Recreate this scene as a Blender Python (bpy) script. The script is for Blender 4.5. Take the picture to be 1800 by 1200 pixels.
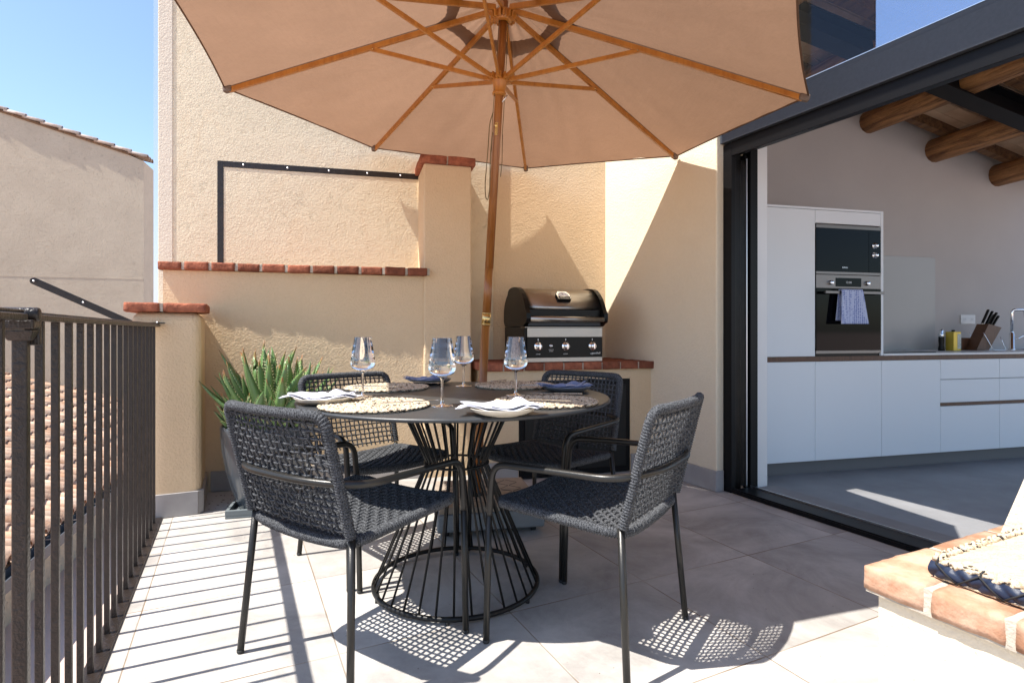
import bpy, bmesh, math, random
from mathutils import Vector, Matrix, noise
R = math.radians
random.seed(7)
for o in list(bpy.data.objects): bpy.data.objects.remove(o)
S = bpy.context.scene
COL = S.collection

# ---------------------------------------------------------------- camera, sky, sun, exposure
cam = bpy.data.cameras.new("camera"); camo = bpy.data.objects.new("camera", cam); COL.objects.link(camo)
camo.location = (0, 0, 1.02); camo.rotation_euler = (R(90), 0, 0)
cam.sensor_width = 36; cam.lens = 19.96; cam.shift_y = -0.01056; cam.clip_start = .05; cam.clip_end = 2000
S.camera = camo
SUN_AZ, SUN_EL = R(25.2), R(61.5)          # direction the light travels over the ground, height of the sun
wd = bpy.data.worlds.new("World"); S.world = wd; wd.use_nodes = True
wn = wd.node_tree.nodes; wl = wd.node_tree.links
sky = wn.new('ShaderNodeTexSky'); sky.sky_type = 'NISHITA'; sky.sun_disc = False
sky.sun_elevation = SUN_EL
sky.sun_rotation = math.atan2(-math.cos(SUN_AZ), -math.sin(SUN_AZ)) % (2*math.pi)
sky.air_density = 1.0; sky.dust_density = .9; sky.ozone_density = 2.6
bg = wn['Background']; bg.inputs['Strength'].default_value = .137
wl.new(sky.outputs[0], bg.inputs[0])
sl = bpy.data.lights.new("sun", 'SUN'); slo = bpy.data.objects.new("sun", sl); COL.objects.link(slo)
sl.energy = 5.0; sl.angle = R(.5); sl.color = (1, .95, .87)
slo.rotation_euler = Vector((math.cos(SUN_EL)*math.cos(SUN_AZ), math.cos(SUN_EL)*math.sin(SUN_AZ), -math.sin(SUN_EL))).to_track_quat('-Z', 'Y').to_euler()
slo.location = (-3, -1, 8)
S.view_settings.view_transform = 'Standard'; S.view_settings.look = 'None'
S.view_settings.gamma = 1; S.view_settings.exposure = .98
S.cycles.max_bounces = 10; S.cycles.transparent_max_bounces = 24; S.cycles.transmission_bounces = 10
S.cycles.caustics_reflective = False; S.cycles.caustics_refractive = False

# ---------------------------------------------------------------- helpers
class Fr:
    """a plan frame: origin, x direction by angle, y to its left (or right with flip)"""
    def __init__(s, ox, oy, deg, flip=False):
        a = R(deg); s.o = Vector((ox, oy, 0)); s.x = Vector((math.cos(a), math.sin(a), 0))
        s.y = Vector((-math.sin(a), math.cos(a), 0)) * (-1 if flip else 1)
    def __call__(s, x, y, z=0): return s.o + s.x*x + s.y*y + Vector((0, 0, z))
W0 = Fr(0, 0, 0)
TH = 26.0
FE = Fr(0, 0, TH)                            # terrace frame: x across (t), y along the railing (s)
FB = Fr(.772, 4.664, 14.5)                   # tall house wall
FP = Fr(-1.907, 3.597, 15.3)                 # low parapet wall
FPI = Fr(-.610, 3.93, 15.7)                  # pillar
FC = Fr(1.042, 4.145, 16.5)                  # grill counter
KD = math.degrees(math.atan2(.247, .969))
FK = Fr(2.001, 4.388, KD, True)              # kitchen: x along the cabinets, y towards the room
KZ = -.113                                   # kitchen floor is a step lower

class MB:
    def __init__(s): s.v = []; s.f = []; s.m = []; s.s = []
    def add(s, vs, fs, mat=0, smooth=False):
        n = len(s.v); s.v += [Vector(v) for v in vs]
        for f in fs: s.f.append([i+n for i in f]); s.m.append(mat); s.s.append(smooth)
    def box(s, fr, x0, x1, y0, y1, z0, z1, mat=0):
        c = [fr(x, y, z) for z in (z0, z1) for (x, y) in ((x0, y0), (x1, y0), (x1, y1), (x0, y1))]
        s.add(c, [(0,3,2,1), (4,5,6,7), (0,1,5,4), (1,2,6,5), (2,3,7,6), (3,0,4,7)], mat)
    def hexa(s, c, mat=0):                    # 8 corners, bottom ring then top ring
        s.add(c, [(0,3,2,1), (4,5,6,7), (0,1,5,4), (1,2,6,5), (2,3,7,6), (3,0,4,7)], mat)
    def bar(s, a, b, w, h, up=(0,0,1), mat=0):  # rectangular stick from a to b
        a = Vector(a); b = Vector(b); d = (b-a).normalized(); x = d.cross(Vector(up)).normalized(); u = x.cross(d)
        c = [p + x*(sx*w/2) + u*(sz*h/2) for sz in (-1, 1) for (p, sx) in ((a,-1), (a,1), (b,1), (b,-1))]
        s.hexa(c, mat)
    def prism(s, pts, vec, mat=0, smooth=False):
        n = len(pts); vec = Vector(vec); p = [Vector(q) for q in pts]
        s.add(p + [q+vec for q in p], [list(range(n))[::-1], list(range(n, 2*n))], mat)
        s.add(p + [q+vec for q in p], [(i, (i+1) % n, (i+1) % n + n, i+n) for i in range(n)], mat, smooth)
    def tube(s, pts, r, seg=8, closed=False, caps=True, mat=0, smooth=True, flat=1.0, up=None):
        P = [Vector(p) for p in pts]; n = len(P); vs = []; fs = []
        rr = r if isinstance(r, (list, tuple)) else [r]*n
        nrm = None
        for i in range(n):
            if closed: t = P[(i+1) % n]-P[i-1]
            else: t = P[min(i+1, n-1)]-P[max(i-1, 0)]
            t.normalize()
            if up is not None:
                nrm = Vector(up) - t*Vector(up).dot(t)
            elif nrm is None:
                a = Vector((0, 0, 1)) if abs(t.z) < .9 else Vector((1, 0, 0)); nrm = a - t*a.dot(t)
            else: nrm = nrm - t*nrm.dot(t)
            nrm.normalize(); b = t.cross(nrm)
            for k in range(seg):
                a = 2*math.pi*k/seg
                vs.append(P[i] + (nrm*math.sin(a)*flat + b*math.cos(a))*rr[i])
        m = n if closed else n-1
        for i in range(m):
            j = (i+1) % n
            for k in range(seg):
                l = (k+1) % seg; fs.append((i*seg+k, i*seg+l, j*seg+l, j*seg+k))
        if caps and not closed: fs += [tuple(range(seg))[::-1], tuple(range((n-1)*seg, n*seg))]
        s.add(vs, fs, mat, smooth)
    def lathe(s, prof, seg=32, c=(0, 0, 0), mat=0, smooth=True, M=None):
        vs = []; fs = []; n = len(prof); c = Vector(c)
        for i, (r, z) in enumerate(prof):
            for k in range(seg):
                a = 2*math.pi*k/seg; p = Vector((r*math.cos(a), r*math.sin(a), z))
                if M: p = M @ p
                vs.append(p + c)
        for i in range(n-1):
            for k in range(seg):
                l = (k+1) % seg; fs.append((i*seg+k, i*seg+l, (i+1)*seg+l, (i+1)*seg+k))
        if prof[0][0] > 1e-6 and len(prof) > 1: pass
        s.add(vs, fs, mat, smooth)
    def disc(s, c, r, seg=32, mat=0, n=(0, 0, 1)):
        q = Vector(n).to_track_quat('Z', 'Y')
        s.add([Vector(c) + q @ Vector((r*math.cos(2*math.pi*k/seg), r*math.sin(2*math.pi*k/seg), 0)) for k in range(seg)], [tuple(range(seg))], mat)
    def cyl(s, a, b, r, seg=20, mat=0, r2=None):
        s.tube([a, b], [r, r if r2 is None else r2], seg, mat=mat)
    def grid(s, fn, nu, nv, mat=0, smooth=True, wrapu=False):
        vs = [fn(i/nu, j/nv) for j in range(nv+1) for i in range(nu + (0 if wrapu else 1))]
        w = nu if wrapu else nu+1
        fs = [(j*w+i, j*w+(i+1) % w, (j+1)*w+(i+1) % w, (j+1)*w+i) for j in range(nv) for i in range(nu)]
        s.add(vs, fs, mat, smooth)
    def brick(s, fr, x0, x1, y0, y1, z0, z1, rad=.0045, jit=.0024, mat=0, rng=random, nx=10, ny=8, nz=4):
        """a worn brick: a box with rounded, slightly chipped edges"""
        sd = Vector((rng.random()*50, rng.random()*50, rng.random()*50)); ce = [(x0+x1)/2, (y0+y1)/2, (z0+z1)/2]; he = [(x1-x0)/2, (y1-y0)/2, (z1-z0)/2]
        idx = {}; vs = []; fs = []; N = (nx, ny, nz)
        def vert(i, j, k):
            if (i, j, k) in idx: return idx[(i, j, k)]
            q = [2*i/nx-1, 2*j/ny-1, 2*k/nz-1]
            p = [q[a]*he[a] for a in range(3)]
            ri = [max(-he[a]+rad, min(he[a]-rad, p[a])) for a in range(3)]
            d = Vector([p[a]-ri[a] for a in range(3)])
            if d.length > 1e-9: d = d.normalized()*min(d.length, rad)
            pp = Vector(ri)+d
            nv = noise.noise_vector((pp+sd)*28)*jit + noise.noise_vector((pp+sd)*9)*jit
            pp += nv
            w = fr(ce[0]+pp[0], ce[1]+pp[1], ce[2]+pp[2]); idx[(i, j, k)] = len(vs); vs.append(w); return idx[(i, j, k)]
        for a in range(3):
            b, c = (a+1) % 3, (a+2) % 3
            for side in (0, N[a]):
                for i in range(N[b]):
                    for j in range(N[c]):
                        q = []
                        for (di, dj) in ((0,0), (1,0), (1,1), (0,1)):
                            t = [0,0,0]; t[a] = side; t[b] = i+di; t[c] = j+dj; q.append(vert(*t))
                        fs.append(tuple(q))
        s.add(vs, fs, mat, True)
    def text(s, body, size, M, mat=0, depth=.0006, align='CENTER'):
        cu = bpy.data.curves.new("lettering", 'FONT'); cu.body = body; cu.size = size; cu.align_x = align; cu.extrude = depth; cu.resolution_u = 3
        ob = bpy.data.objects.new("lettering", cu); COL.objects.link(ob)
        me = ob.to_mesh(); s.add([M @ v.co for v in me.vertices], [tuple(p.vertices) for p in me.polygons], mat)
        ob.to_mesh_clear(); bpy.data.objects.remove(ob); bpy.data.curves.remove(cu)

def frm(o, x, z):                            # 4x4 frame with origin, x axis, z axis
    x = Vector(x).normalized(); z = Vector(z).normalized(); y = z.cross(x)
    return Matrix(((x.x, y.x, z.x, o[0]), (x.y, y.y, z.y, o[1]), (x.z, y.z, z.z, o[2]), (0, 0, 0, 1)))

def obj(name, mb, mats, parent=None, root=None, bevel=0, seg=2, recalc=True, kind=None, tag=None, angle=40):
    """link one mesh object; parts take parent (and the root whose frame the vertices are moved into)"""
    if not isinstance(mats, (list, tuple)): mats = [mats]
    vs = mb.v; loc = Vector((0, 0, 0))
    if parent is None:
        xs = [v.x for v in vs]; ys = [v.y for v in vs]; zs = [v.z for v in vs]
        loc = Vector(((min(xs)+max(xs))/2, (min(ys)+max(ys))/2, min(zs))); vs = [v-loc for v in vs]
    else:
        r = parent
        while r.parent: r = r.parent
        if r.get('_world', 1):
            Mi = (Matrix.Translation(r.location) @ r.rotation_euler.to_matrix().to_4x4()).inverted(); vs = [Mi @ v for v in vs]
    me = bpy.data.meshes.new(name); me.from_pydata([tuple(v) for v in vs], [], mb.f)
    for m in mats: me.materials.append(m)
    for p, mi, sm in zip(me.polygons, mb.m, mb.s): p.material_index = mi; p.use_smooth = sm
    if recalc:
        bm = bmesh.new(); bm.from_mesh(me); bmesh.ops.recalc_face_normals(bm, faces=bm.faces); bm.to_mesh(me); bm.free()
    o = bpy.data.objects.new(name, me); COL.objects.link(o); o.location = loc
    if parent: o.parent = parent
    if bevel:
        b = o.modifiers.new("bevel", 'BEVEL'); b.width = bevel; b.segments = seg; b.limit_method = 'ANGLE'; b.angle_limit = R(angle)
    if kind: o['kind'] = kind
    if tag: settag(o, *tag)
    return o
def settag(o, label, cat, group=None):
    o['label'] = label; o['category'] = cat
    if group: o['group'] = group
def thing(name, label, cat, loc=(0, 0, 0), rz=0, group=None, world=True):
    o = bpy.data.objects.new(name, None); COL.objects.link(o); o.empty_display_size = .1
    o.location = loc; o.rotation_euler = (0, 0, rz); settag(o, label, cat, group)
    if not world: o['_world'] = 0
    return o
def dup(root, loc, rz, label, group=None):
    r = root.copy(); COL.objects.link(r); r.location = loc; r.rotation_euler = (0, 0, rz); r['label'] = label
    if group: r['group'] = group
    for ch in list(root.children):
        c = ch.copy(); COL.objects.link(c); c.parent = r
        for g in list(ch.children):
            d = g.copy(); COL.objects.link(d); d.parent = c
    return r
def arc(c, r, a0, a1, n, ex=Vector((1,0,0)), ey=Vector((0,0,1))):
    return [Vector(c)+ex*(r*math.cos(a0+(a1-a0)*i/n))+ey*(r*math.sin(a0+(a1-a0)*i/n)) for i in range(n+1)]
def fillet(pts, rad, n=6, closed=False):
    P = [Vector(p) for p in pts]; out = []; N = len(P)
    for i in range(N):
        if not closed and i in (0, N-1): out.append(P[i]); continue
        a, b, c = P[i-1], P[i], P[(i+1) % N]
        r = rad[i] if isinstance(rad, (list, tuple)) else rad
        da = (a-b); dc = (c-b); r = min(r, da.length*.48, dc.length*.48)
        p0 = b+da.normalized()*r; p1 = b+dc.normalized()*r
        for k in range(n+1):
            t = k/n; out.append(p0*(1-t)**2+b*2*t*(1-t)+p1*t*t)
    return out
def resample(P, step, closed=False):
    P = [Vector(p) for p in P]
    if closed: P = P+[P[0]]
    L = [0]
    for a, b in zip(P, P[1:]): L.append(L[-1]+(b-a).length)
    n = max(2, int(L[-1]/step)); out = []; j = 0
    for i in range(n if closed else n+1):
        d = L[-1]*i/n
        while j < len(L)-2 and L[j+1] < d: j += 1
        t = (d-L[j])/max(1e-9, L[j+1]-L[j]); out.append(P[j].lerp(P[j+1], t))
    return out

# ---------------------------------------------------------------- materials
def newmat(name):
    m = bpy.data.materials.new(name); m.use_nodes = True; nt = m.node_tree
    return m, nt, nt.nodes, nt.links, nt.nodes['Principled BSDF']
def N(nt, t, **k):
    n = nt.nodes.new(t)
    for a, b in k.items():
        if a in n.inputs: n.inputs[a].default_value = b
        else: setattr(n, a, b)
    return n
def rgb(c): return (c[0], c[1], c[2], 1)
def mixc(nt, fac, a, b, typ='MIX'):
    m = nt.nodes.new('ShaderNodeMix'); m.data_type = 'RGBA'; m.blend_type = typ
    for sock, val in ((0, fac), (6, a), (7, b)):
        if hasattr(val, 'links') or isinstance(val, bpy.types.NodeSocket): nt.links.new(val, m.inputs[sock])
        else: m.inputs[sock].default_value = val if sock == 0 else rgb(val)
    return m.outputs[2]
def ramp(nt, src, p0, p1, c0=(0,0,0), c1=(1,1,1)):
    r = nt.nodes.new('ShaderNodeValToRGB'); r.color_ramp.elements[0].position = p0; r.color_ramp.elements[1].position = p1
    r.color_ramp.elements[0].color = rgb(c0); r.color_ramp.elements[1].color = rgb(c1); nt.links.new(src, r.inputs[0]); return r.outputs[0]
def math_(nt, op, a, b=None):
    m = nt.nodes.new('ShaderNodeMath'); m.operation = op
    for i, v in enumerate((a, b)):
        if v is None: continue
        if isinstance(v, bpy.types.NodeSocket): nt.links.new(v, m.inputs[i])
        else: m.inputs[i].default_value = v
    return m.outputs[0]
def coords(nt, kind='Object'): return nt.nodes.new('ShaderNodeTexCoord').outputs[kind]
def noisef(nt, co, scale, detail=4, rough=.6, dist=0, stretch=None):
    if stretch:
        mp = nt.nodes.new('ShaderNodeMapping'); mp.inputs['Scale'].default_value = stretch; nt.links.new(co, mp.inputs[0]); co = mp.outputs[0]
    n = N(nt, 'ShaderNodeTexNoise'); n.inputs['Scale'].default_value = scale; n.inputs['Detail'].default_value = detail
    n.inputs['Roughness'].default_value = rough; n.inputs['Distortion'].default_value = dist; nt.links.new(co, n.inputs['Vector']); return n.outputs['Fac']
def bumpn(nt, h, dist, strength=1, prev=None):
    b = nt.nodes.new('ShaderNodeBump'); b.inputs['Strength'].default_value = strength; b.inputs['Distance'].default_value = dist
    nt.links.new(h, b.inputs['Height'])
    if prev is not None: nt.links.new(prev, b.inputs['Normal'])
    return b.outputs[0]
def mat(name, col, rough=.5, metal=0, col2=None, vs=6, bump=None, island=0, spec=.5, coat=0, stretch=None, rvar=0, detail=5, lo=.35, hi=.65, trans=0):
    m, nt, nn, ll, p = newmat(name)
    p.inputs['Roughness'].default_value = rough; p.inputs['Metallic'].default_value = metal; p.inputs['Specular IOR Level'].default_value = spec
    p.inputs['Coat Weight'].default_value = coat; p.inputs['Base Color'].default_value = rgb(col)
    co = coords(nt); c = None
    if col2:
        f = ramp(nt, noisef(nt, co, vs, detail, stretch=stretch), lo, hi); c = mixc(nt, f, col, col2)
    if island:
        g = nt.nodes.new('ShaderNodeNewGeometry').outputs['Random Per Island']
        mr = N(nt, 'ShaderNodeMapRange'); mr.inputs['To Min'].default_value = 1-island; mr.inputs['To Max'].default_value = 1+island; ll.new(g, mr.inputs[0])
        hs = nt.nodes.new('ShaderNodeHueSaturation'); ll.new(mr.outputs[0], hs.inputs['Value'])
        if c is not None: ll.new(c, hs.inputs['Color'])
        else: hs.inputs['Color'].default_value = rgb(col)
        c = hs.outputs[0]
    if c is not None: ll.new(c, p.inputs['Base Color'])
    if rvar:
        f = noisef(nt, co, vs*2.3, 4); mr = N(nt, 'ShaderNodeMapRange'); mr.inputs['To Min'].default_value = max(.02, rough-rvar); mr.inputs['To Max'].default_value = min(1, rough+rvar); ll.new(f, mr.inputs[0]); ll.new(mr.outputs[0], p.inputs['Roughness'])
    pv = None
    for b in (bump or []):
        pv = bumpn(nt, noisef(nt, co, b[0], b[2] if len(b) > 2 else 3, stretch=stretch), b[1], 1, pv)
    if pv is not None: ll.new(pv, p.inputs['Normal'])
    if trans: p.inputs['Transmission Weight'].default_value = trans
    return m

def stucco(name, col, col2, grain=1.0, trowel=0.0, stain=None):
    m, nt, nn, ll, p = newmat(name); co = coords(nt); p.inputs['Roughness'].default_value = .92; p.inputs['Specular IOR Level'].default_value = .2
    f = ramp(nt, noisef(nt, co, 1.6, 6, .65), .3, .7)
    c = mixc(nt, f, col, col2)
    f2 = ramp(nt, noisef(nt, co, 60, 4, .7), .3, .75)
    c = mixc(nt, math_(nt, 'MULTIPLY', f2, .12), c, [x*.55 for x in col])
    if stain:
        f3 = ramp(nt, noisef(nt, co, 3.2, 8, .75, 1.5, (1, 1, .35)), .56, .74); c = mixc(nt, math_(nt, 'MULTIPLY', f3, .55), c, stain)
    ll.new(c, p.inputs['Base Color'])
    pv = bumpn(nt, noisef(nt, co, 95, 3, .65), .0042*grain)
    v = N(nt, 'ShaderNodeTexVoronoi'); v.inputs['Scale'].default_value = 70; ll.new(co, v.inputs['Vector'])
    pv = bumpn(nt, v.outputs['Distance'], .0016*grain, 1, pv)
    pv = bumpn(nt, noisef(nt, co, 9, 4, .55), .004*grain, 1, pv)
    if trowel:
        h = ramp(nt, noisef(nt, co, 30, 6, .75, .3), .28, .44); pv = bumpn(nt, h, .022*trowel, 1, pv)          # pits
        h = ramp(nt, noisef(nt, co, 5, 9, .7, .8, (1, 1, 2.0)), .35, .65); pv = bumpn(nt, h, .005*trowel, 1, pv)   # float strokes
        h = ramp(nt, noisef(nt, co, 3.0, 10, .66, .6), .50, .515); pv = bumpn(nt, h, .0045*trowel, 1, pv)      # edges of old patches
        cr = math_(nt, 'ABSOLUTE', math_(nt, 'SUBTRACT', noisef(nt, co, 1.7, 8, .62, .9), .5)); gate = ramp(nt, noisef(nt, co, 2.1, 2), .52, .58)
        cr = math_(nt, 'MULTIPLY', ramp(nt, cr, .0, .006, (1,1,1), (0,0,0)), gate); pv = bumpn(nt, cr, -.0012, 1, pv)
    ll.new(pv, p.inputs['Normal']); return m
M = {}
M['stucco'] = stucco('cream_stucco', (.75, .58, .385), (.705, .535, .345), 1.0)
M['stucco_old'] = stucco('old_stucco', (.77, .675, .50), (.73, .625, .455), .75, .13, (.68, .51, .33))
M['stucco_side'] = stucco('side_stucco', (.80, .69, .525), (.77, .655, .49), .7)
M['stucco_white'] = stucco('pale_stucco', (.74, .66, .54), (.70, .62, .50), .8)
M['neighbour_plaster'] = stucco('neighbour_plaster', (.57, .485, .37), (.50, .42, .32), .5, .35, (.40, .33, .25))
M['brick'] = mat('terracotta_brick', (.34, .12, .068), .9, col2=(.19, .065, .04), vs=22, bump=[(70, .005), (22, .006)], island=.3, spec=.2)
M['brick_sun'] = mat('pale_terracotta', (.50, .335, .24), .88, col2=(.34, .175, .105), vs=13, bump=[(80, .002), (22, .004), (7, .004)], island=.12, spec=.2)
M['mortar'] = mat('mortar', (.52, .46, .38), .95, col2=(.40, .35, .29), vs=40, bump=[(120, .003)], spec=.1)
M['rooftile'] = mat('roof_tile', (.60, .45, .34), .9, col2=(.50, .28, .17), vs=3, bump=[(30, .004)], island=.3, spec=.2)
M['verge_tile'] = mat('verge_tile', (.62, .52, .44), .9, col2=(.42, .27, .19), vs=5, bump=[(30, .004)], island=.2)
M['iron'] = mat('wrought_iron', (.016, .0125, .011), .30, col2=(.026, .019, .016), vs=30, bump=[(130, .0024), (30, .002)], spec=.40)
M['black_metal'] = mat('black_powder_coat', (.010, .010, .010), .42, bump=[(400, .0002)], spec=.28)
M['frame_black'] = mat('black_aluminium', (.006, .006, .007), .4, spec=.16)
M['frame_grey'] = mat('anthracite_aluminium', (.058, .066, .080), .5, col2=(.050, .058, .070), vs=60, bump=[(300, .0003)], spec=.3)
M['table_metal'] = mat('table_charcoal', (.030, .0325, .035), .40, col2=(.037, .040, .043), vs=5, bump=[(500, .0002)], spec=.5, rvar=.06)
M['tube_metal'] = mat('chair_tube', (.028, .027, .025), .32, metal=.4, bump=[(350, .0003)], spec=.5)
M['steel'] = mat('brushed_steel', (.37, .35, .325), .28, 1, bump=[(40, .0004)], stretch=(.6, .6, 30))
M['oven_steel'] = mat('oven_steel', (.20, .185, .175), .36, 1, bump=[(40, .0003)], stretch=(.6, .6, 30))
M['chrome'] = mat('chrome', (.82, .82, .82), .08, 1)
M['cutlery'] = mat('cutlery_steel', (.72, .72, .72), .16, 1)
M['brass'] = mat('brass', (.80, .58, .24), .25, 1, col2=(.6, .42, .18), vs=30)
M['alu'] = mat('bare_aluminium', (.75, .76, .78), .3, 1)
M['gloss_black'] = mat('black_enamel', (.006, .0055, .005), .3, bump=[(300, .0003)], spec=.22)
M['black_glass'] = mat('black_glass', (.003, .003, .004), .05, spec=.14)
M['white_paint'] = mat('white_paint', (.78, .77, .75), .6, col2=(.75, .74, .72), vs=3)
M['kitchen_wall'] = mat('grey_wall_paint', (.52, .485, .46), .85, col2=(.49, .455, .435), vs=1.5, bump=[(50, .0008)], spec=.2)
M['splash'] = mat('grey_splash_glass', (.42, .405, .39), .3, col2=(.40, .385, .37), vs=1.5)
M['cabinet'] = mat('cabinet_lacquer', (.84, .86, .87), .45, spec=.4)
M['worktop'] = mat('white_worktop', (.78, .78, .77), .3)
M['kick'] = mat('grey_plinth', (.16, .15, .145), .5)
M['socket'] = mat('white_plastic', (.80, .79, .77), .35)
M['dark_hole'] = mat('dark_plastic', (.02, .02, .02), .6)
M['pot'] = mat('blue_grey_glaze', (.050, .061, .074), .22, col2=(.062, .075, .090), vs=3, spec=.6, coat=.3, bump=[(8, .001)])
M['tray'] = mat('grey_saucer', (.13, .15, .16), .5)
M['soil'] = mat('soil', (.05, .035, .025), 1, col2=(.09, .065, .045), vs=40, bump=[(60, .01)])
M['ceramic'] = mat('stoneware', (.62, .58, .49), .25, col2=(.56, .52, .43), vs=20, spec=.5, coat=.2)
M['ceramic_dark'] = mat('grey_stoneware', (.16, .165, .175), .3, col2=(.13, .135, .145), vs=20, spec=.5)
M['cord'] = mat('pull_cord', (.16, .11, .05), .9)
M['slab'] = mat('base_slab', (.30, .25, .20), .9, col2=(.24, .20, .165), vs=14, bump=[(60, .002)], island=.1)
M['base_grey'] = mat('base_concrete', (.22, .24, .26), .7, col2=(.18, .20, .22), vs=9, bump=[(70, .001)])
M['rubber'] = mat('black_rubber', (.015, .015, .015), .7)
M['navy'] = mat('navy_leather', (.014, .020, .042), .42, col2=(.022, .032, .062), vs=30, bump=[(90, .0008)], spec=.22)
M['black_cord'] = mat('black_thread', (.012, .012, .014), .8)
M['tin'] = mat('gold_tin', (.62, .45, .06), .3, .3)
M['green_print'] = mat('tin_print', (.30, .34, .30), .4, col2=(.55, .56, .5), vs=40)
M['darkwood'] = mat('walnut', (.13, .055, .024), .45, col2=(.085, .034, .015), vs=8, stretch=(8, 1, 1), bump=[(40, .0006)])
M['skirting'] = mat('grey_skirting_tile', (.40, .38, .365), .5, col2=(.32, .30, .295), vs=5, bump=[(30, .0006)], rvar=.1)
M['kitchen_floor'] = mat('polished_concrete', (.26, .26, .27), .40, col2=(.20, .20, .205), vs=2.2, bump=[(20, .0006)], rvar=.12)
M['sill'] = mat('stone_sill', (.24, .235, .23), .55, col2=(.20, .195, .19), vs=5)
M['street'] = mat('street_paving', (.56, .44, .385), .9, col2=(.50, .385, .335), vs=2, bump=[(50, .003)])

def wood(name, c1, c2, axis=2, scale=5, rough=.42, bump=.0006, coat=.15):
    m, nt, nn, ll, p = newmat(name); co = coords(nt); st = [9, 9, 9]; st[axis] = .7
    n = noisef(nt, co, scale, 7, .65, .6, st); c = mixc(nt, ramp(nt, n, .32, .68), c1, c2)
    ll.new(c, p.inputs['Base Color']); p.inputs['Roughness'].default_value = rough; p.inputs['Coat Weight'].default_value = coat
    ll.new(bumpn(nt, n, bump), p.inputs['Normal']); return m
M['pole_wood'] = wood('varnished_wood', (.36, .135, .026), (.22, .070, .012), 2, 6, .34)
M['rib_wood'] = wood('rib_wood', (.52, .215, .036), (.36, .125, .018), 2, 3, .4)
def logmat(name, c1, c2, c3):
    m, nt, nn, ll, p = newmat(name); co = coords(nt)
    mp = nt.nodes.new('ShaderNodeMapping'); mp.inputs['Rotation'].default_value = (0, 0, -R(KD)); ll.new(co, mp.inputs[0])
    n = noisef(nt, mp.outputs[0], 3, 8, .7, .8, (8, .7, 8)); c = mixc(nt, ramp(nt, n, .40, .62), c1, c2)
    n2 = noisef(nt, co, 2.2, 5, .6); c = mixc(nt, ramp(nt, n2, .45, .7), c, c3)
    ll.new(c, p.inputs['Base Color']); p.inputs['Roughness'].default_value = .6
    pv = bumpn(nt, n, .03); ll.new(bumpn(nt, noisef(nt, co, 30, 4), .006, 1, pv), p.inputs['Normal']); return m
M['log'] = logmat('old_beam', (.56, .27, .10), (.13, .048, .017), (.40, .17, .05))
M['joist'] = logmat('old_joist', (.30, .15, .06), (.10, .045, .018), (.18, .085, .034))
M['ceiling_tile'] = mat('clay_ceiling_tile', (.66, .46, .29), .9, col2=(.54, .34, .21), vs=5, bump=[(30, .003)], island=.18)

# terrace tiles: 60 cm porcelain, joints and a slight change from tile to tile
def floor_mat():
    m, nt, nn, ll, p = newmat('terrace_tile'); co = coords(nt)
    sp = nt.nodes.new('ShaderNodeSeparateXYZ'); ll.new(co, sp.inputs[0])
    tx = math_(nt, 'DIVIDE', math_(nt, 'ADD', sp.outputs[0], .304+12), .6); ty = math_(nt, 'DIVIDE', math_(nt, 'SUBTRACT', sp.outputs[1], 1.85-12), .6)
    def edge(t):
        fr = math_(nt, 'FRACT', t); return math_(nt, 'MINIMUM', fr, math_(nt, 'SUBTRACT', 1, fr))
    d = math_(nt, 'MINIMUM', edge(tx), edge(ty))
    joint = math_(nt, 'LESS_THAN', d, .0038)
    cb = nt.nodes.new('ShaderNodeCombineXYZ'); ll.new(math_(nt, 'FLOOR', tx), cb.inputs[0]); ll.new(math_(nt, 'FLOOR', ty), cb.inputs[1])
    wnz = nt.nodes.new('ShaderNodeTexWhiteNoise'); ll.new(cb.outputs[0], wnz.inputs['Vector'])
    va = nt.nodes.new('ShaderNodeVectorMath'); va.operation = 'MULTIPLY_ADD'; ll.new(wnz.outputs['Color'], va.inputs[0]); va.inputs[1].default_value = (9, 9, 9); ll.new(co, va.inputs[2])
    c2 = va.outputs[0]
    f = ramp(nt, noisef(nt, c2, 2.0, 9, .70, .5), .38, .66)
    c = mixc(nt, f, (.51, .485, .455), (.285, .268, .252))
    f = ramp(nt, noisef(nt, c2, 7, 8, .75, .6, (1, .45, 1)), .5, .8); c = mixc(nt, math_(nt, 'MULTIPLY', f, .45), c, (.25, .225, .21))
    f = ramp(nt, noisef(nt, c2, 1.3, 6, .6, 1.0, (.5, 1, 1)), .55, .68); c = mixc(nt, math_(nt, 'MULTIPLY', f, .3), c, (.60, .57, .53))
    f = ramp(nt, noisef(nt, co, 200, 2), .3, .8); c = mixc(nt, math_(nt, 'MULTIPLY', f, .12), c, (.30, .28, .26))
    f = ramp(nt, noisef(nt, co, 55, 2, .5), .745, .76); c = mixc(nt, math_(nt, 'MULTIPLY', f, .8), c, (.12, .10, .085))
    hs = nt.nodes.new('ShaderNodeHueSaturation'); mr = N(nt, 'ShaderNodeMapRange'); mr.inputs['To Min'].default_value = .93; mr.inputs['To Max'].default_value = 1.07
    ll.new(wnz.outputs['Value'], mr.inputs[0]); ll.new(mr.outputs[0], hs.inputs['Value']); ll.new(c, hs.inputs['Color']); c = hs.outputs[0]
    jc = mixc(nt, ramp(nt, noisef(nt, co, 3, 3), .4, .6), (.19, .135, .09), (.36, .31, .26))
    c = mixc(nt, joint, c, jc); ll.new(c, p.inputs['Base Color'])
    mr2 = N(nt, 'ShaderNodeMapRange'); mr2.inputs['To Min'].default_value = .42; mr2.inputs['To Max'].default_value = .72; ll.new(noisef(nt, c2, 6, 5), mr2.inputs[0]); ll.new(mr2.outputs[0], p.inputs['Roughness'])
    h = math_(nt, 'MINIMUM', d, .006); pv = bumpn(nt, h, .25)
    ll.new(bumpn(nt, noisef(nt, co, 90, 3), .0006, 1, pv), p.inputs['Normal'])
    p.inputs['Specular IOR Level'].default_value = .35
    return m
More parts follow.
